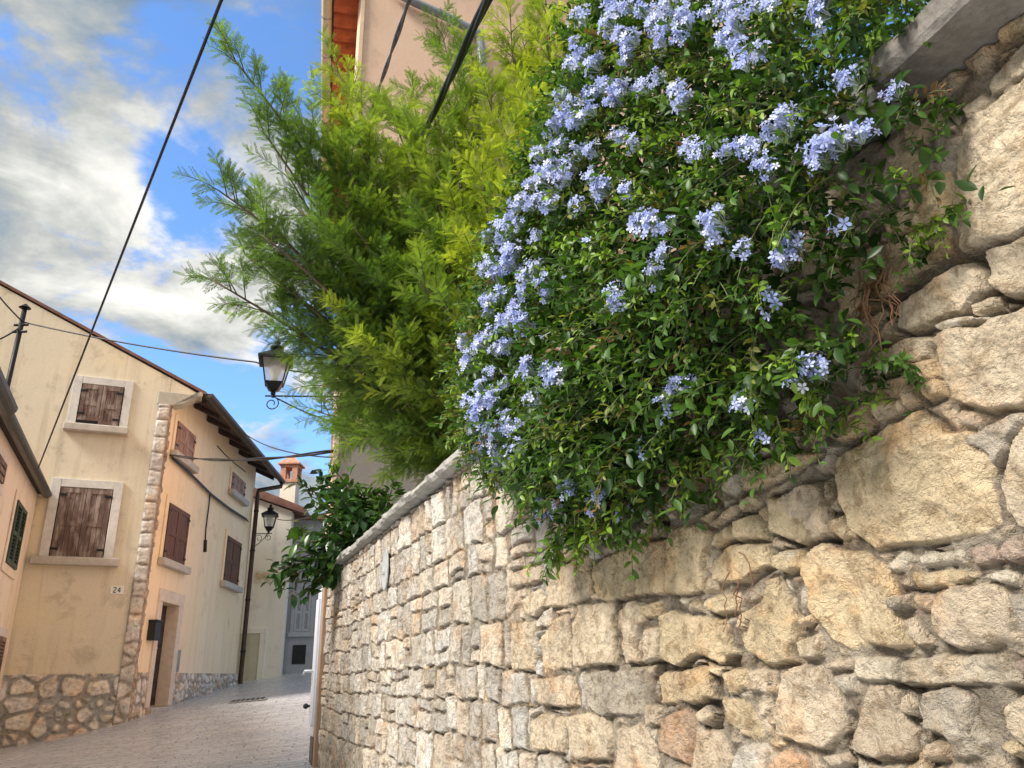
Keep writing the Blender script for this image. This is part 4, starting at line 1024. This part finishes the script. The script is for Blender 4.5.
cable('overhead_cable', [np.array(SD.p(SD.px(246, 445, .6)[0], at_range(246, 446, 19)[2], .5)), np.array(KF.p(-.01, at_range(327, 458, 8.75)[2], .03))], .009, 'thinnest wire from the far eave to the salmon corner', .12)
cable('overhead_cable', [at_range(277, 519, 21.3), np.array(KF.p(-.01, at_range(330, 512, 8.75)[2], .03))], .010, 'thin wire low in front of the pale house', .06)

# ------------------------------------------------------------------ plants
def frames_from(dirs, rg, up=None, roll=None):
    """rotation matrices whose y axis is dir; normal (z) turned by roll about it or made to face up"""
    y = dirs / np.linalg.norm(dirs, axis=1, keepdims=True)
    ref = np.tile(np.array([0, 0, 1.]), (len(y), 1)) if up is None else up
    x = np.cross(y, ref); nx = np.linalg.norm(x, axis=1, keepdims=True); x = np.where(nx < 1e-3, np.array([1., 0, 0]), x / np.maximum(nx, 1e-6)); z = np.cross(x, y)
    if roll is not None:
        c, s = np.cos(roll)[:, None], np.sin(roll)[:, None]; x, z = x * c + z * s, z * c - x * s
    return np.stack([x, y, z], 2)
def scatter(V0, Q0, pos, rot, scale):
    n = len(pos); k = len(V0); V = np.einsum('nij,kj->nki', rot, V0) * scale[:, None, None] + pos[:, None, :]
    Q = (Q0[None] + (np.arange(n) * k)[:, None, None]).reshape(-1, 4); return V.reshape(-1, 3), Q
def leaf_template(w=.24, curl=.12, fold=.10):
    rows = [(0, .10), (.28, .85), (.55, 1.0), (.82, .62), (1.0, .06)]; V = []; Q = []
    for y, a in rows: V += [(-w * a, y, fold * a - curl * y * y), (0, y, -curl * y * y), (w * a, y, fold * a - curl * y * y)]
    for r in range(len(rows) - 1):
        for c in range(2): Q.append((r * 3 + c, r * 3 + c + 1, r * 3 + c + 4, r * 3 + c + 3))
    return np.array(V), np.array(Q)
def frond_template(pairs=9, ll=.25, lw=.029, seed=0):
    """feathery leaf: narrow leaflets in pairs along a thin rachis, unit length"""
    rg = np.random.default_rng(seed); V = [(-.006, 0, 0), (.006, 0, 0), (.004, 1, -.10), (-.004, 1, -.10)]; Q = [(0, 1, 2, 3)]
    for k in range(pairs):
        y = .10 + .90 * k / pairs; L = ll * (1.0 - .35 * (k / pairs) ** 2) * rg.uniform(.85, 1.1)
        for s in (-1, 1):
            an = radians(rg.uniform(28, 48)); dx, dy = s * sin(an), cos(an); b = len(V); z0 = -.10 * y * y; dz = rg.uniform(-.05, .10)
            V += [(0, y, z0), (dx * L * .45 - s * dy * lw, y + dy * L * .45 + abs(dx) * lw, z0 + dz * .5 * L), (dx * L, y + dy * L, z0 + dz * L), (dx * L * .45 + s * dy * lw, y + dy * L * .45 - abs(dx) * lw, z0 + dz * .5 * L)]
            Q.append((b, b + 1, b + 2, b + 3))
    return np.array(V), np.array(Q)
def unit(v): return v / np.linalg.norm(v)

def curve_pts(a, b, c, n): return [(1 - t) ** 2 * a + 2 * t * (1 - t) * b + t * t * c for t in np.linspace(0, 1, n)]

def acacia():
    rg = np.random.default_rng(11)
    base = np.array(WALL.p(5.2, 1.85, -2.0)); fork = base + np.array([.05, .0, .75])
    root = empty('feathery_tree', base, 'feathery yellow green tree with fine divided leaves leaning over the stone wall', 'tree')
    mb = MB(); mb.tube(curve_pts(base - np.array([0, 0, .2]), base + np.array([-.12, .05, .4]), fork, 8), np.linspace(.095, .07, 8), 10); mb.build('trunk', M_bark, root, smooth=True)
    # limb tips: (pixel, range, yellowness)
    tips = [(225, 48, 4.7, .15), (218, 190, 4.8, .1), (212, 280, 5.2, 0), (245, 255, 5.0, 0), (262, 235, 4.7, .1), (330, 160, 5.2, .4), (285, 170, 5.2, .2), (370, 270, 5.0, .3), (320, 340, 5.4, .2), (400, 330, 5.0, .5), (350, 425, 6.6, .2), (318, 412, 6.9, .2), (380, 445, 6.0, .4), (445, 425, 5.2, .4), (310, 375, 6.6, .1), (420, 285, 4.6, .5), (335, 95, 4.9, .7), (510, 12, 5.1, .9), (545, -15, 5.1, .9), (575, 15, 5.0, .9), (492, 75, 5.1, .8), (530, 95, 4.9, .9), (515, 160, 4.8, .8), (338, 150, 4.9, .4), (322, 200, 4.9, .3), (352, 225, 4.8, .3), (318, 260, 4.9, .2), (405, 112, 5.2, .5), (432, 105, 5.3, .6), (365, 150, 5.0, .4), (460, 60, 5.4, .4), (440, 180, 5.0, .6), (445, 125, 5.4, .7), (475, 80, 5.5, .8), (415, 150, 5.3, .4), (385, 95, 5.8, .4), (520, 30, 5.3, .9), (340, 310, 4.9, .7), (370, 350, 4.9, .9), (440, 310, 4.9, .9), (250, 200, 5.0, .2), (290, 260, 5.0, .4), (275, 310, 5.4, .3), (300, 120, 5.0, .3), (262, 130, 4.8, .1), (330, 60, 5.6, .75), (355, 135, 5.2, .35), (300, 210, 4.6, .1),
            (300, 300, 5.2, .15), (345, 250, 4.9, .4), (320, 385, 6.0, .1), (355, 345, 4.8, .7), (375, 410, 5.6, .35), (340, 440, 6.3, .2), (400, 455, 5.6, .3), (430, 440, 5.4, .6), (390, 300, 4.9, .5), (400, 175, 5.6, .5), (410, 90, 6.0, .55), (440, 25, 6.0, .2),
            (430, 230, 4.8, .4), (455, 330, 4.8, .8), (460, 395, 5.0, .6), (470, 250, 4.7, 1.0), (500, 120, 4.9, 1.0), (500, 200, 4.6, .9), (545, 20, 5.0, 1.0), (550, 100, 4.6, 1.0), (585, 60, 5.0, .9), (520, 60, 5.2, .8), (560, 180, 4.8, .8), (600, 0, 5.2, .8), (455, 140, 5.3, .7), (500, 290, 5.0, .5), (480, 170, 4.7, .9), (365, 200, 5.0, .2), (420, 370, 5.2, .25), (545, 250, 4.8, .7)]
    fr_pos, fr_dir, fr_len, fr_col, fr_up = [], [], [], [], []; twig = MB(); limb = MB()
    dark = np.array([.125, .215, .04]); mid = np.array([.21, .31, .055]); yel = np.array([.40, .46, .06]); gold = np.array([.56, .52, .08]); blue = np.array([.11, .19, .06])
    for (u, v, R, yl) in tips:
        tip = at_range(u, v, R); m = fork * .5 + tip * .5 + np.array([0, 0, .25]) + rg.normal(0, .12, 3); n = 18; P = curve_pts(fork, m, tip, n)
        limb.tube(P, np.linspace(.026, .005, n), 6)
        Ld = float(np.linalg.norm(tip - fork)); ns = int(12 + 8 * Ld); out = unit(tip - fork)
        for k in range(ns):
            t = .22 + .78 * (k + rg.random()) / ns; i = min(int(t * (n - 1)), n - 2); p = P[i] + (P[i + 1] - P[i]) * (t * (n - 1) - i)
            td = unit(P[i + 1] - P[i]); sdv = rg.normal(0, 1, 3); sdv -= td * (sdv @ td); sdv = unit(sdv)
            d = unit(td * rg.uniform(.5, 1.1) + sdv * rg.uniform(.5, .95) + np.array([0, 0, .22])); L = rg.uniform(.26, .52) * (1.15 - .45 * t)
            end = p + d * L + np.array([0, 0, -.10 * L]); Pt = curve_pts(p, p + d * L * .55 + np.array([0, 0, .03]), end, 7); twig.tube(Pt, np.linspace(.0050, .0016, 7), 4, False)
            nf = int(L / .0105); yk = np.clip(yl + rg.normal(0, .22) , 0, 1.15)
            for j in range(nf):
                w = .12 + .88 * (j + .5) / nf; q = Pt[min(int(w * 6), 5)]; q = q + (Pt[min(int(w * 6), 5) + 1] - q) * (w * 6 - min(int(w * 6), 5))
                ax = unit(end - p); az = 2.4 * j + rg.uniform(-.4, .4); a1 = unit(np.cross(ax, (0.1, .2, 1))); a2 = np.cross(ax, a1)
                fd = unit(ax * rg.uniform(.55, .95) + (a1 * cos(az) + a2 * sin(az)) * rg.uniform(.6, 1.0) + np.array([0, 0, -.05]))
                fr_pos.append(q); fr_dir.append(fd); fr_len.append(rg.uniform(.075, .14) * (1.1 - .45 * w))
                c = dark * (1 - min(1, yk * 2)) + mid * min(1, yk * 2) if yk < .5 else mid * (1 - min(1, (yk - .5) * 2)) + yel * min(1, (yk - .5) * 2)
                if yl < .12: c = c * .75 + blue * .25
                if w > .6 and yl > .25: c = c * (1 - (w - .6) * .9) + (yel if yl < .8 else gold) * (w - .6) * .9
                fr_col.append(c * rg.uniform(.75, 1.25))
    limb.build('limb', M_bark, root, smooth=True); twig.build('twigs', M_stem, root)
    pos = np.array(fr_pos); dr = np.array(fr_dir); ln = np.array(fr_len); col = np.array(fr_col); n = len(pos); Vs, Qs, Cs = [], [], []; off = 0
    rot = frames_from(dr, rg, roll=rg.uniform(-.9, .9, n))
    for t in range(4):
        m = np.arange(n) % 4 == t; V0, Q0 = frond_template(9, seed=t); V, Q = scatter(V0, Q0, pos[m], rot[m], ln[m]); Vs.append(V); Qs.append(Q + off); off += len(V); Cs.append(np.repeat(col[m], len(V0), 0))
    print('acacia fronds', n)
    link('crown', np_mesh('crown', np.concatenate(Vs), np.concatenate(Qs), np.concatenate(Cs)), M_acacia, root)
acacia()

# outline of the flowering bush on a plane before the wall, and its bulge
PB = [(640, -60), (590, -20), (572, 40), (556, 130), (505, 225), (478, 300), (462, 400), (470, 450), (492, 488), (530, 505), (540, 528), (560, 538), (590, 522), (625, 505), (655, 474), (700, 436), (745, 446), (775, 428), (800, 398), (830, 378), (838, 335), (808, 300), (830, 262), (862, 228), (900, 165), (912, 120), (896, 95), (890, 40), (900, -60)]
PBW = np.array([WALL.px(u, v, -.93) for u, v in PB])
def bush_depth(s, z):
    d = poly_sd(np.atleast_1d(s), np.atleast_1d(z), PBW); b = np.clip(d / .30, 0, 1); b = b * (2 - b)
    return d, -1.08 + .05 + .21 * b + .05 * fbm(np.atleast_1d(s) * 3.3, np.atleast_1d(z) * 3.3, 91, 3)
def bush_px(u, v):
    dd = -.93
    for k in range(4):
        s, z = WALL.px(u, v, dd); dd = float(bush_depth(s, z)[1][0]); dd = min(max(dd, -1.06), -.7)
    return s, z, dd

def flower_cluster_mesh(seed, n=17):
    rg = np.random.default_rng(seed); V, Q, Cc = [], [], []
    pet = [(.10, -.05), (.10, .05), (.62, .30), (.62, -.30), (1.0, .17), (1.0, -.17)]
    base = np.array([.49, .54, .88]); pale = np.array([.74, .76, .93]); deep = np.array([.31, .40, .84])
    for k in range(n):
        # heads packed in a loose dome; axis is +z
        th = rg.uniform(0, 1.45) ** 1.0 * (1.0); ph = k * 2.4 + rg.uniform(-.3, .3); ax = np.array([sin(th) * cos(ph), sin(th) * sin(ph), cos(th)]); R = rg.uniform(.024, .044); c = ax * R; r = rg.uniform(.009, .0125)
        fn = unit(ax + rg.normal(0, .25, 3)); a = unit(np.cross(fn, (0.3, .5, .8))); b = np.cross(fn, a)
        cc = base * rg.uniform(.85, 1.1); x = rg.random(); cc = pale if x > .78 else (deep * .6 + base * .4 if x < .25 else cc)
        cup = rg.uniform(-.15, .45); r0 = rg.uniform(0, 6.28)
        for p in range(5):
            w = r0 + p * 2 * pi / 5; e = a * cos(w) + b * sin(w); f = -a * sin(w) + b * cos(w); i = len(V)
            for (x_, y_) in pet: V.append(c + r * (e * x_ + f * y_ + fn * (cup * x_ * x_ - .15 * abs(y_)))); Cc.append(cc * (1.12 if x_ > .3 else .8))
            Q += [(i, i + 3, i + 2, i + 1), (i + 3, i + 5, i + 4, i + 2)]
        i = len(V); o = np.cross(ax, (0, .3, 1)); o = unit(o) * .0011; q0 = ax * R * .15 + np.array([0, 0, -.012])   # slender tube
        V += [q0 - o, q0 + o, c + o, c - o]; Cc += [np.array([.30, .36, .28])] * 2 + [np.array([.42, .46, .62])] * 2; Q.append((i, i + 1, i + 2, i + 3))
    for k in range(9):   # green calyces and buds
        ax = unit(rg.normal(0, 1, 3) + np.array([0, 0, .6])); i = len(V); o = unit(np.cross(ax, (0, .3, 1))) * .0016
        V += [ax * .004 - o, ax * .004 + o, ax * .024 + o * .6, ax * .024 - o * .6]; Cc += [np.array([.16, .22, .06])] * 4; Q.append((i, i + 1, i + 2, i + 3))
    return np.array(V), np.array(Q), np.array(Cc)

FL = """590,75 600,18 622,30 640,8 660,20 690,8 725,18 737,42 703,98 760,35 780,60 775,18 650,45 615,60 640,98 660,90 690,45 880,18 897,10 890,42 917,98 930,106
575,185 560,190 615,190 622,202 590,152 602,120 580,98 650,150 640,140 552,147 525,200 515,196 545,206 565,212 640,196 600,180 745,160 770,165 780,135 790,140 720,160 760,150
702,106 895,155 902,165 870,180 877,170 910,150 775,180 680,255 740,250 685,237 670,222 660,235 730,228 720,242 780,266 786,258 490,290 500,283 510,310 526,312 520,330 530,320
505,332 490,350 515,300 562,290 500,242 515,230 530,255 520,267 496,265 640,310 635,298 575,380 568,374 550,400 545,372 480,340 485,362 490,388 500,402 510,412 520,422 500,430
515,440 488,420 498,452 515,460 530,455 495,470 505,487 500,497 512,490 517,475 482,438 522,490 680,388 665,384 700,390 690,396 845,378 835,386 855,372 620,512 612,500 630,516
546,520 545,536 585,512 768,412 610,75 585,50 575,120 540,185 535,225 520,215 548,240 505,270 620,105 675,30 705,30 545,270 575,150 590,130 605,150 565,135 552,165 535,205
528,240 512,250 498,300 484,320 478,370 484,400 494,440 490,455 508,455 510,474 495,410 502,380 515,385 505,360 500,318 540,300 585,170 612,90 640,60 675,50 700,15 755,20
680,85 596,60"""
def plumbago():
    rg = np.random.default_rng(21)
    base = np.array(WALL.p(1.7, 1.85, -1.7))
    root = empty('flowering_bush', base, 'dense bush of small green leaves and pale blue flowers spilling over the wall', 'bush')
    LV, LQ = leaf_template(.23, .15, .09); P, D, S, Cc, U = [], [], [], [], []; stem = MB()
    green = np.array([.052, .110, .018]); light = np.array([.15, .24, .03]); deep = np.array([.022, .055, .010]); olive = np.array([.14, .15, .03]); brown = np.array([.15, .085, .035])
    n3 = np.r_[WALL.n, 0]; t3 = np.r_[WALL.t, 0]; up = np.array([0, 0, 1.])
    def shoot(s, z, d, dv, L, cl, leafsz, nl, st=True):
        p = np.array(WALL.p(s, z, d)); end = p + dv * L + np.array([0, 0, -.28 * L * rg.uniform(.5, 1.3)]); Pt = curve_pts(p, p + dv * L * .6 + up * .02, end, 7)
        if st: stem.tube(Pt, np.linspace(.0022, .0009, 7), 4, False)
        for j in range(nl):
            w = (j + .6) / nl; i = min(int(w * 6), 5); q = Pt[i] + (Pt[i + 1] - Pt[i]) * (w * 6 - i); ax = unit(Pt[i + 1] - Pt[i]); az = 2.4 * j + rg.uniform(-.5, .5); a1 = unit(np.cross(ax, (0.1, .2, 1))); a2 = np.cross(ax, a1)
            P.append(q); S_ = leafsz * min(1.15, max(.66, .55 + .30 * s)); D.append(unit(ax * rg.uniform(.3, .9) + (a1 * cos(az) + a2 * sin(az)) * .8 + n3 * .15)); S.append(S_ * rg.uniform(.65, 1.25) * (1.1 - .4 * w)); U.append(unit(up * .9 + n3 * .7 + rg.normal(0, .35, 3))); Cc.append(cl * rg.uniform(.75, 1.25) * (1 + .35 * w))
    # inner fill down to the wall, then outer shoots
    lo = PBW.min(0); hi = PBW.max(0); cnt = 0
    while cnt < 1700:
        s, z = rg.uniform(lo[0], hi[0]), rg.uniform(lo[1], min(hi[1], 3.9)); d, dd = bush_depth(s, z)
        if d[0] < .05: continue
        w = rg.uniform(.05, .75); base_d = -1.08 if z < 2.55 else -1.55
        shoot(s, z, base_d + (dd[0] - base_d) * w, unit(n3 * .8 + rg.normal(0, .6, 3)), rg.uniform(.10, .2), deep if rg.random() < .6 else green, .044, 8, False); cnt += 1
    cnt = 0
    while cnt < 2500:
        s, z = rg.uniform(lo[0], hi[0]), rg.uniform(lo[1], min(hi[1], 3.9)); d, dd = bush_depth(s, z)
        if d[0] < -.005: continue
        x = rg.random(); cl = green if x < .45 else light if x < .70 else deep if x < .85 else olive if x < .96 else brown
        edge = d[0] < .10; dv = unit(n3 * rg.uniform(.2, .9) + rg.normal(0, .55, 3) + up * (.25 if z > 2.5 else -.15)); L = rg.uniform(.08, .19) * (.75 if edge else 1) * min(1, .5 + .33 * s)
        shoot(s, z, dd[0] - .07, dv, L, cl, .031 if x < .45 else .026, int(rg.integers(10, 17))); cnt += 1
    for k in range(420):
        s = rg.uniform(.85, 1.7); shoot(s, rg.uniform(2.62, 3.3), rg.uniform(-1.75, -1.1), unit(n3 * .5 + rg.normal(0, .6, 3)), rg.uniform(.10, .2), deep if rg.random() < .5 else green, .04, 9, False)
    # long sprays reaching out over the stones to the right and below
    for (u, v, du, dv_) in ((800, 360, 1, .35), (790, 430, .5, 1), (620, 510, .1, 1), (560, 540, -.1, 1), (550, 550, .1, 1), (840, 230, .7, .7), (815, 300, 1, .2), (830, 390, .8, .6), (640, 500, .3, 1), (590, 530, 0, 1), (720, 455, .4, 1), (500, 470, -.5, .8)):
        s, z, d = bush_px(u, v); s2, z2, _ = bush_px(u + du * 30, v + dv_ * 30); dr = unit(t3 * (s2 - s) + up * (z2 - z) + n3 * .03)
        for k in range(3): shoot(s + rg.normal(0, .02), z + rg.normal(0, .02), d, unit(dr + rg.normal(0, .25, 3)), rg.uniform(.06, .13) * min(1, .4 + .33 * s), light if rg.random() < .5 else green, .034, 12)
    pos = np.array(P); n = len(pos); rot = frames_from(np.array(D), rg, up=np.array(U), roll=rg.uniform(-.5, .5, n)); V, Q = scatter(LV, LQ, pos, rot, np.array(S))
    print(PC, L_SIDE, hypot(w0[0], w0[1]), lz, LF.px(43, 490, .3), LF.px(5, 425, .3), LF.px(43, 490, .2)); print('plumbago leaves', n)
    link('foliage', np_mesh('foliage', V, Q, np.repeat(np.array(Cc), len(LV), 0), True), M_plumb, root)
    stem.build('stems', M_stem, root)
    mb = MB()
    for k in range(7): b0 = base + t3 * rg.uniform(-.6, .6); e = np.array(WALL.p(*[(x) for x in (1.7 + rg.uniform(-.7, .7), 2.7, -1.2)])); mb.tube(curve_pts(b0, b0 + up * .7, e, 8), np.linspace(.016, .008, 8), 6)
    mb.build('woody_stem', M_bark, root, smooth=True)
    # flower heads
    protos = [flower_cluster_mesh(100 + k, 15 + 2 * (k % 3)) for k in range(5)]
    meshes = [np_mesh('flower_head', *p) for p in protos]
    for m in meshes: m.materials.append(M_petal)
    pts = [tuple(map(float, q.split(','))) for q in FL.split()]; rest = []
    pts += [(u + rg.normal(0, 12), v + rg.normal(0, 12)) for u, v in pts if (u < 600 or v < 290) and rg.random() < .5]
    place = []
    cen = PBW.mean(0)
    for (u, v) in pts:
        u += rg.normal(0, 3); v += rg.normal(0, 3); s, z, d = bush_px(u, v)
        for _ in range(40):          # a head always sits on the bush
            dd_, d2 = bush_depth(s, z)
            if dd_[0] > -.005: break
            s += (cen[0] - s) * .02; z += (cen[1] - z) * .02; d = float(d2[0])
        p = np.array(WALL.p(s, z, d + .035)); ax = unit(n3 * .75 + up * .65 + rg.normal(0, .30, 3)); place.append((p, ax, rg.uniform(.68, 1.05) * min(1.1, max(.78, .68 + .2 * s))))
    place.sort(key=lambda q: np.linalg.norm(q[0] - EYE))
    for i, (p, ax, sc) in enumerate(place):
        R = frames_from(np.array([np.cross(ax, unit(rg.normal(0, 1, 3)))]), rg, up=ax[None])[0]
        if i < 99:
            o = bpy.data.objects.new('flower_head', meshes[i % 5]); C.objects.link(o); o.parent = root
            M = Matrix([[R[r][c] * sc for c in range(3)] + [float(p[r] - base[r])] for r in range(3)] + [[0, 0, 0, 1]]); o.matrix_local = M
        else:
            V0, Q0, C0 = protos[i % 5]; rest.append((V0 @ R.T * sc + p, Q0, C0))
    off = 0; Vs, Qs, Cs = [], [], []
    # plus single stray blossoms
    for V0, Q0, C0 in rest: Vs.append(V0); Qs.append(Q0 + off); Cs.append(C0); off += len(V0)
    if Vs:
        o = link('flower_heads', np_mesh('flower_heads', np.concatenate(Vs), np.concatenate(Qs), np.concatenate(Cs)), M_petal, root); o['kind'] = 'stuff'
    one = flower_cluster_mesh(300, 1); few = flower_cluster_mesh(301, 4); k = 0
    for (u, v) in ((685, 455), (770, 400), (782, 445), (535, 420), (700, 410), (560, 330), (890, 235), (870, 250), (740, 290), (575, 290), (605, 250), (660, 290), (830, 150), (820, 160), (765, 300)):
        s, z, d = bush_px(u, v); p = np.array(WALL.p(s, z, max(d, -1.06) + .03)); V0, Q0, C0 = one if k % 2 else few; k += 1
        R = frames_from(np.array([np.cross(n3, unit(rg.normal(0, 1, 3)))]), rg, up=unit(n3 + rg.normal(0, .3, 3))[None])[0]
        link('blossom', np_mesh('blossom', V0 @ R.T + p, Q0, C0), M_petal, root)
plumbago()

def bay():
    rg = np.random.default_rng(31); base = np.array(WALL.p(7.75, 1.9, -1.75))
    root = empty('glossy_shrub', base, 'dark green glossy broad leaved shrub hanging over the far end of the wall', 'shrub')
    LV, LQ = leaf_template(.24, .2, .07); P, D, S, Cc = [], [], [], []; st = MB()
    c0 = np.array(WALL.p(7.7, 2.62, -1.5)); mb = MB(); mb.tube(curve_pts(base - np.array([0, 0, .2]), base + np.array([0, 0, .4]), c0, 8), np.linspace(.03, .02, 8), 8); mb.build('stem', M_bark, root, smooth=True)
    tips = [(276, 582, 7.6), (290, 600, 7.5), (283, 560, 7.7), (300, 540, 7.5), (295, 525, 7.8), (310, 505, 7.6), (305, 480, 7.9), (325, 490, 7.7), (340, 480, 7.9), (355, 490, 7.7), (370, 485, 7.6), (380, 500, 7.2), (360, 510, 7.2), (340, 510, 7.3), (325, 520, 7.3), (315, 540, 7.3), (330, 545, 7.2), (350, 525, 7.0), (312, 565, 7.4), (322, 570, 7.5), (300, 570, 7.5), (370, 500, 7.6), (345, 540, 7.4), (335, 500, 7.0), (318, 475, 8.0), (390, 478, 7.6), (276, 568, 7.5)]
    for (u, v, R) in tips:
        tip = at_range(u + rg.normal(0, 3), v + rg.normal(0, 3), R); Pt = curve_pts(c0 + rg.normal(0, .06, 3), (c0 + tip) / 2 + np.array([0, 0, .12]), tip, 10); st.tube(Pt, np.linspace(.012, .004, 10), 6)
        cl = np.array([.030, .075, .020]) if rg.random() < .6 else np.array([.065, .13, .025])
        for k in range(56):
            w = .2 + .8 * k / 55; i = min(int(w * 9), 8); q = Pt[i] + (Pt[i + 1] - Pt[i]) * (w * 9 - i) + rg.normal(0, .045, 3); ax = unit(Pt[i + 1] - Pt[i]); az = 2.4 * k; a1 = unit(np.cross(ax, (.1, .2, 1))); a2 = np.cross(ax, a1)
            P.append(q); D.append(unit(ax * .7 + (a1 * cos(az) + a2 * sin(az)) * .8 + np.array([0, 0, -.1]))); S.append(rg.uniform(.075, .15)); Cc.append(cl * rg.uniform(.7, 1.4))
    n = len(P); V, Q = scatter(LV, LQ, np.array(P), frames_from(np.array(D), rg, roll=rg.uniform(-.7, .7, n)), np.array(S))
    link('foliage', np_mesh('foliage', V, Q, np.repeat(np.array(Cc), len(LV), 0), True), M_bay, root); st.build('twigs', M_bark, root)
bay()

# dry roots hanging on the wall
def roots(u, v, n, L, label, seed):
    rg = np.random.default_rng(seed); s, z = wall_px(u, v); mb = MB()
    for k in range(n):
        a = s + rg.normal(0, .03); b = z + rg.normal(0, .03); P = [WALL.p(a, b, WD + .045)]
        for j in range(7): a += rg.normal(0, .012); b -= L / 7 * rg.uniform(.4, 1.2); P.append(WALL.p(a, b, WD + .042 + .012 * rg.random()))
        mb.tube(P, np.linspace(.0022, .0008, 8), 4)
    tag(mb.build('dry_roots', M_root), label, 'roots', 'dry roots on the wall')
roots(885, 285, 16, .13, 'tangle of dry brown roots on the stones right of the bush', 1)
roots(757, 572, 4, .14, 'few thin dry strands hanging on the wall below the bush', 2)

# clean the helper marks
for o in bpy.data.objects:
    if '_base' in o: del o['_base']
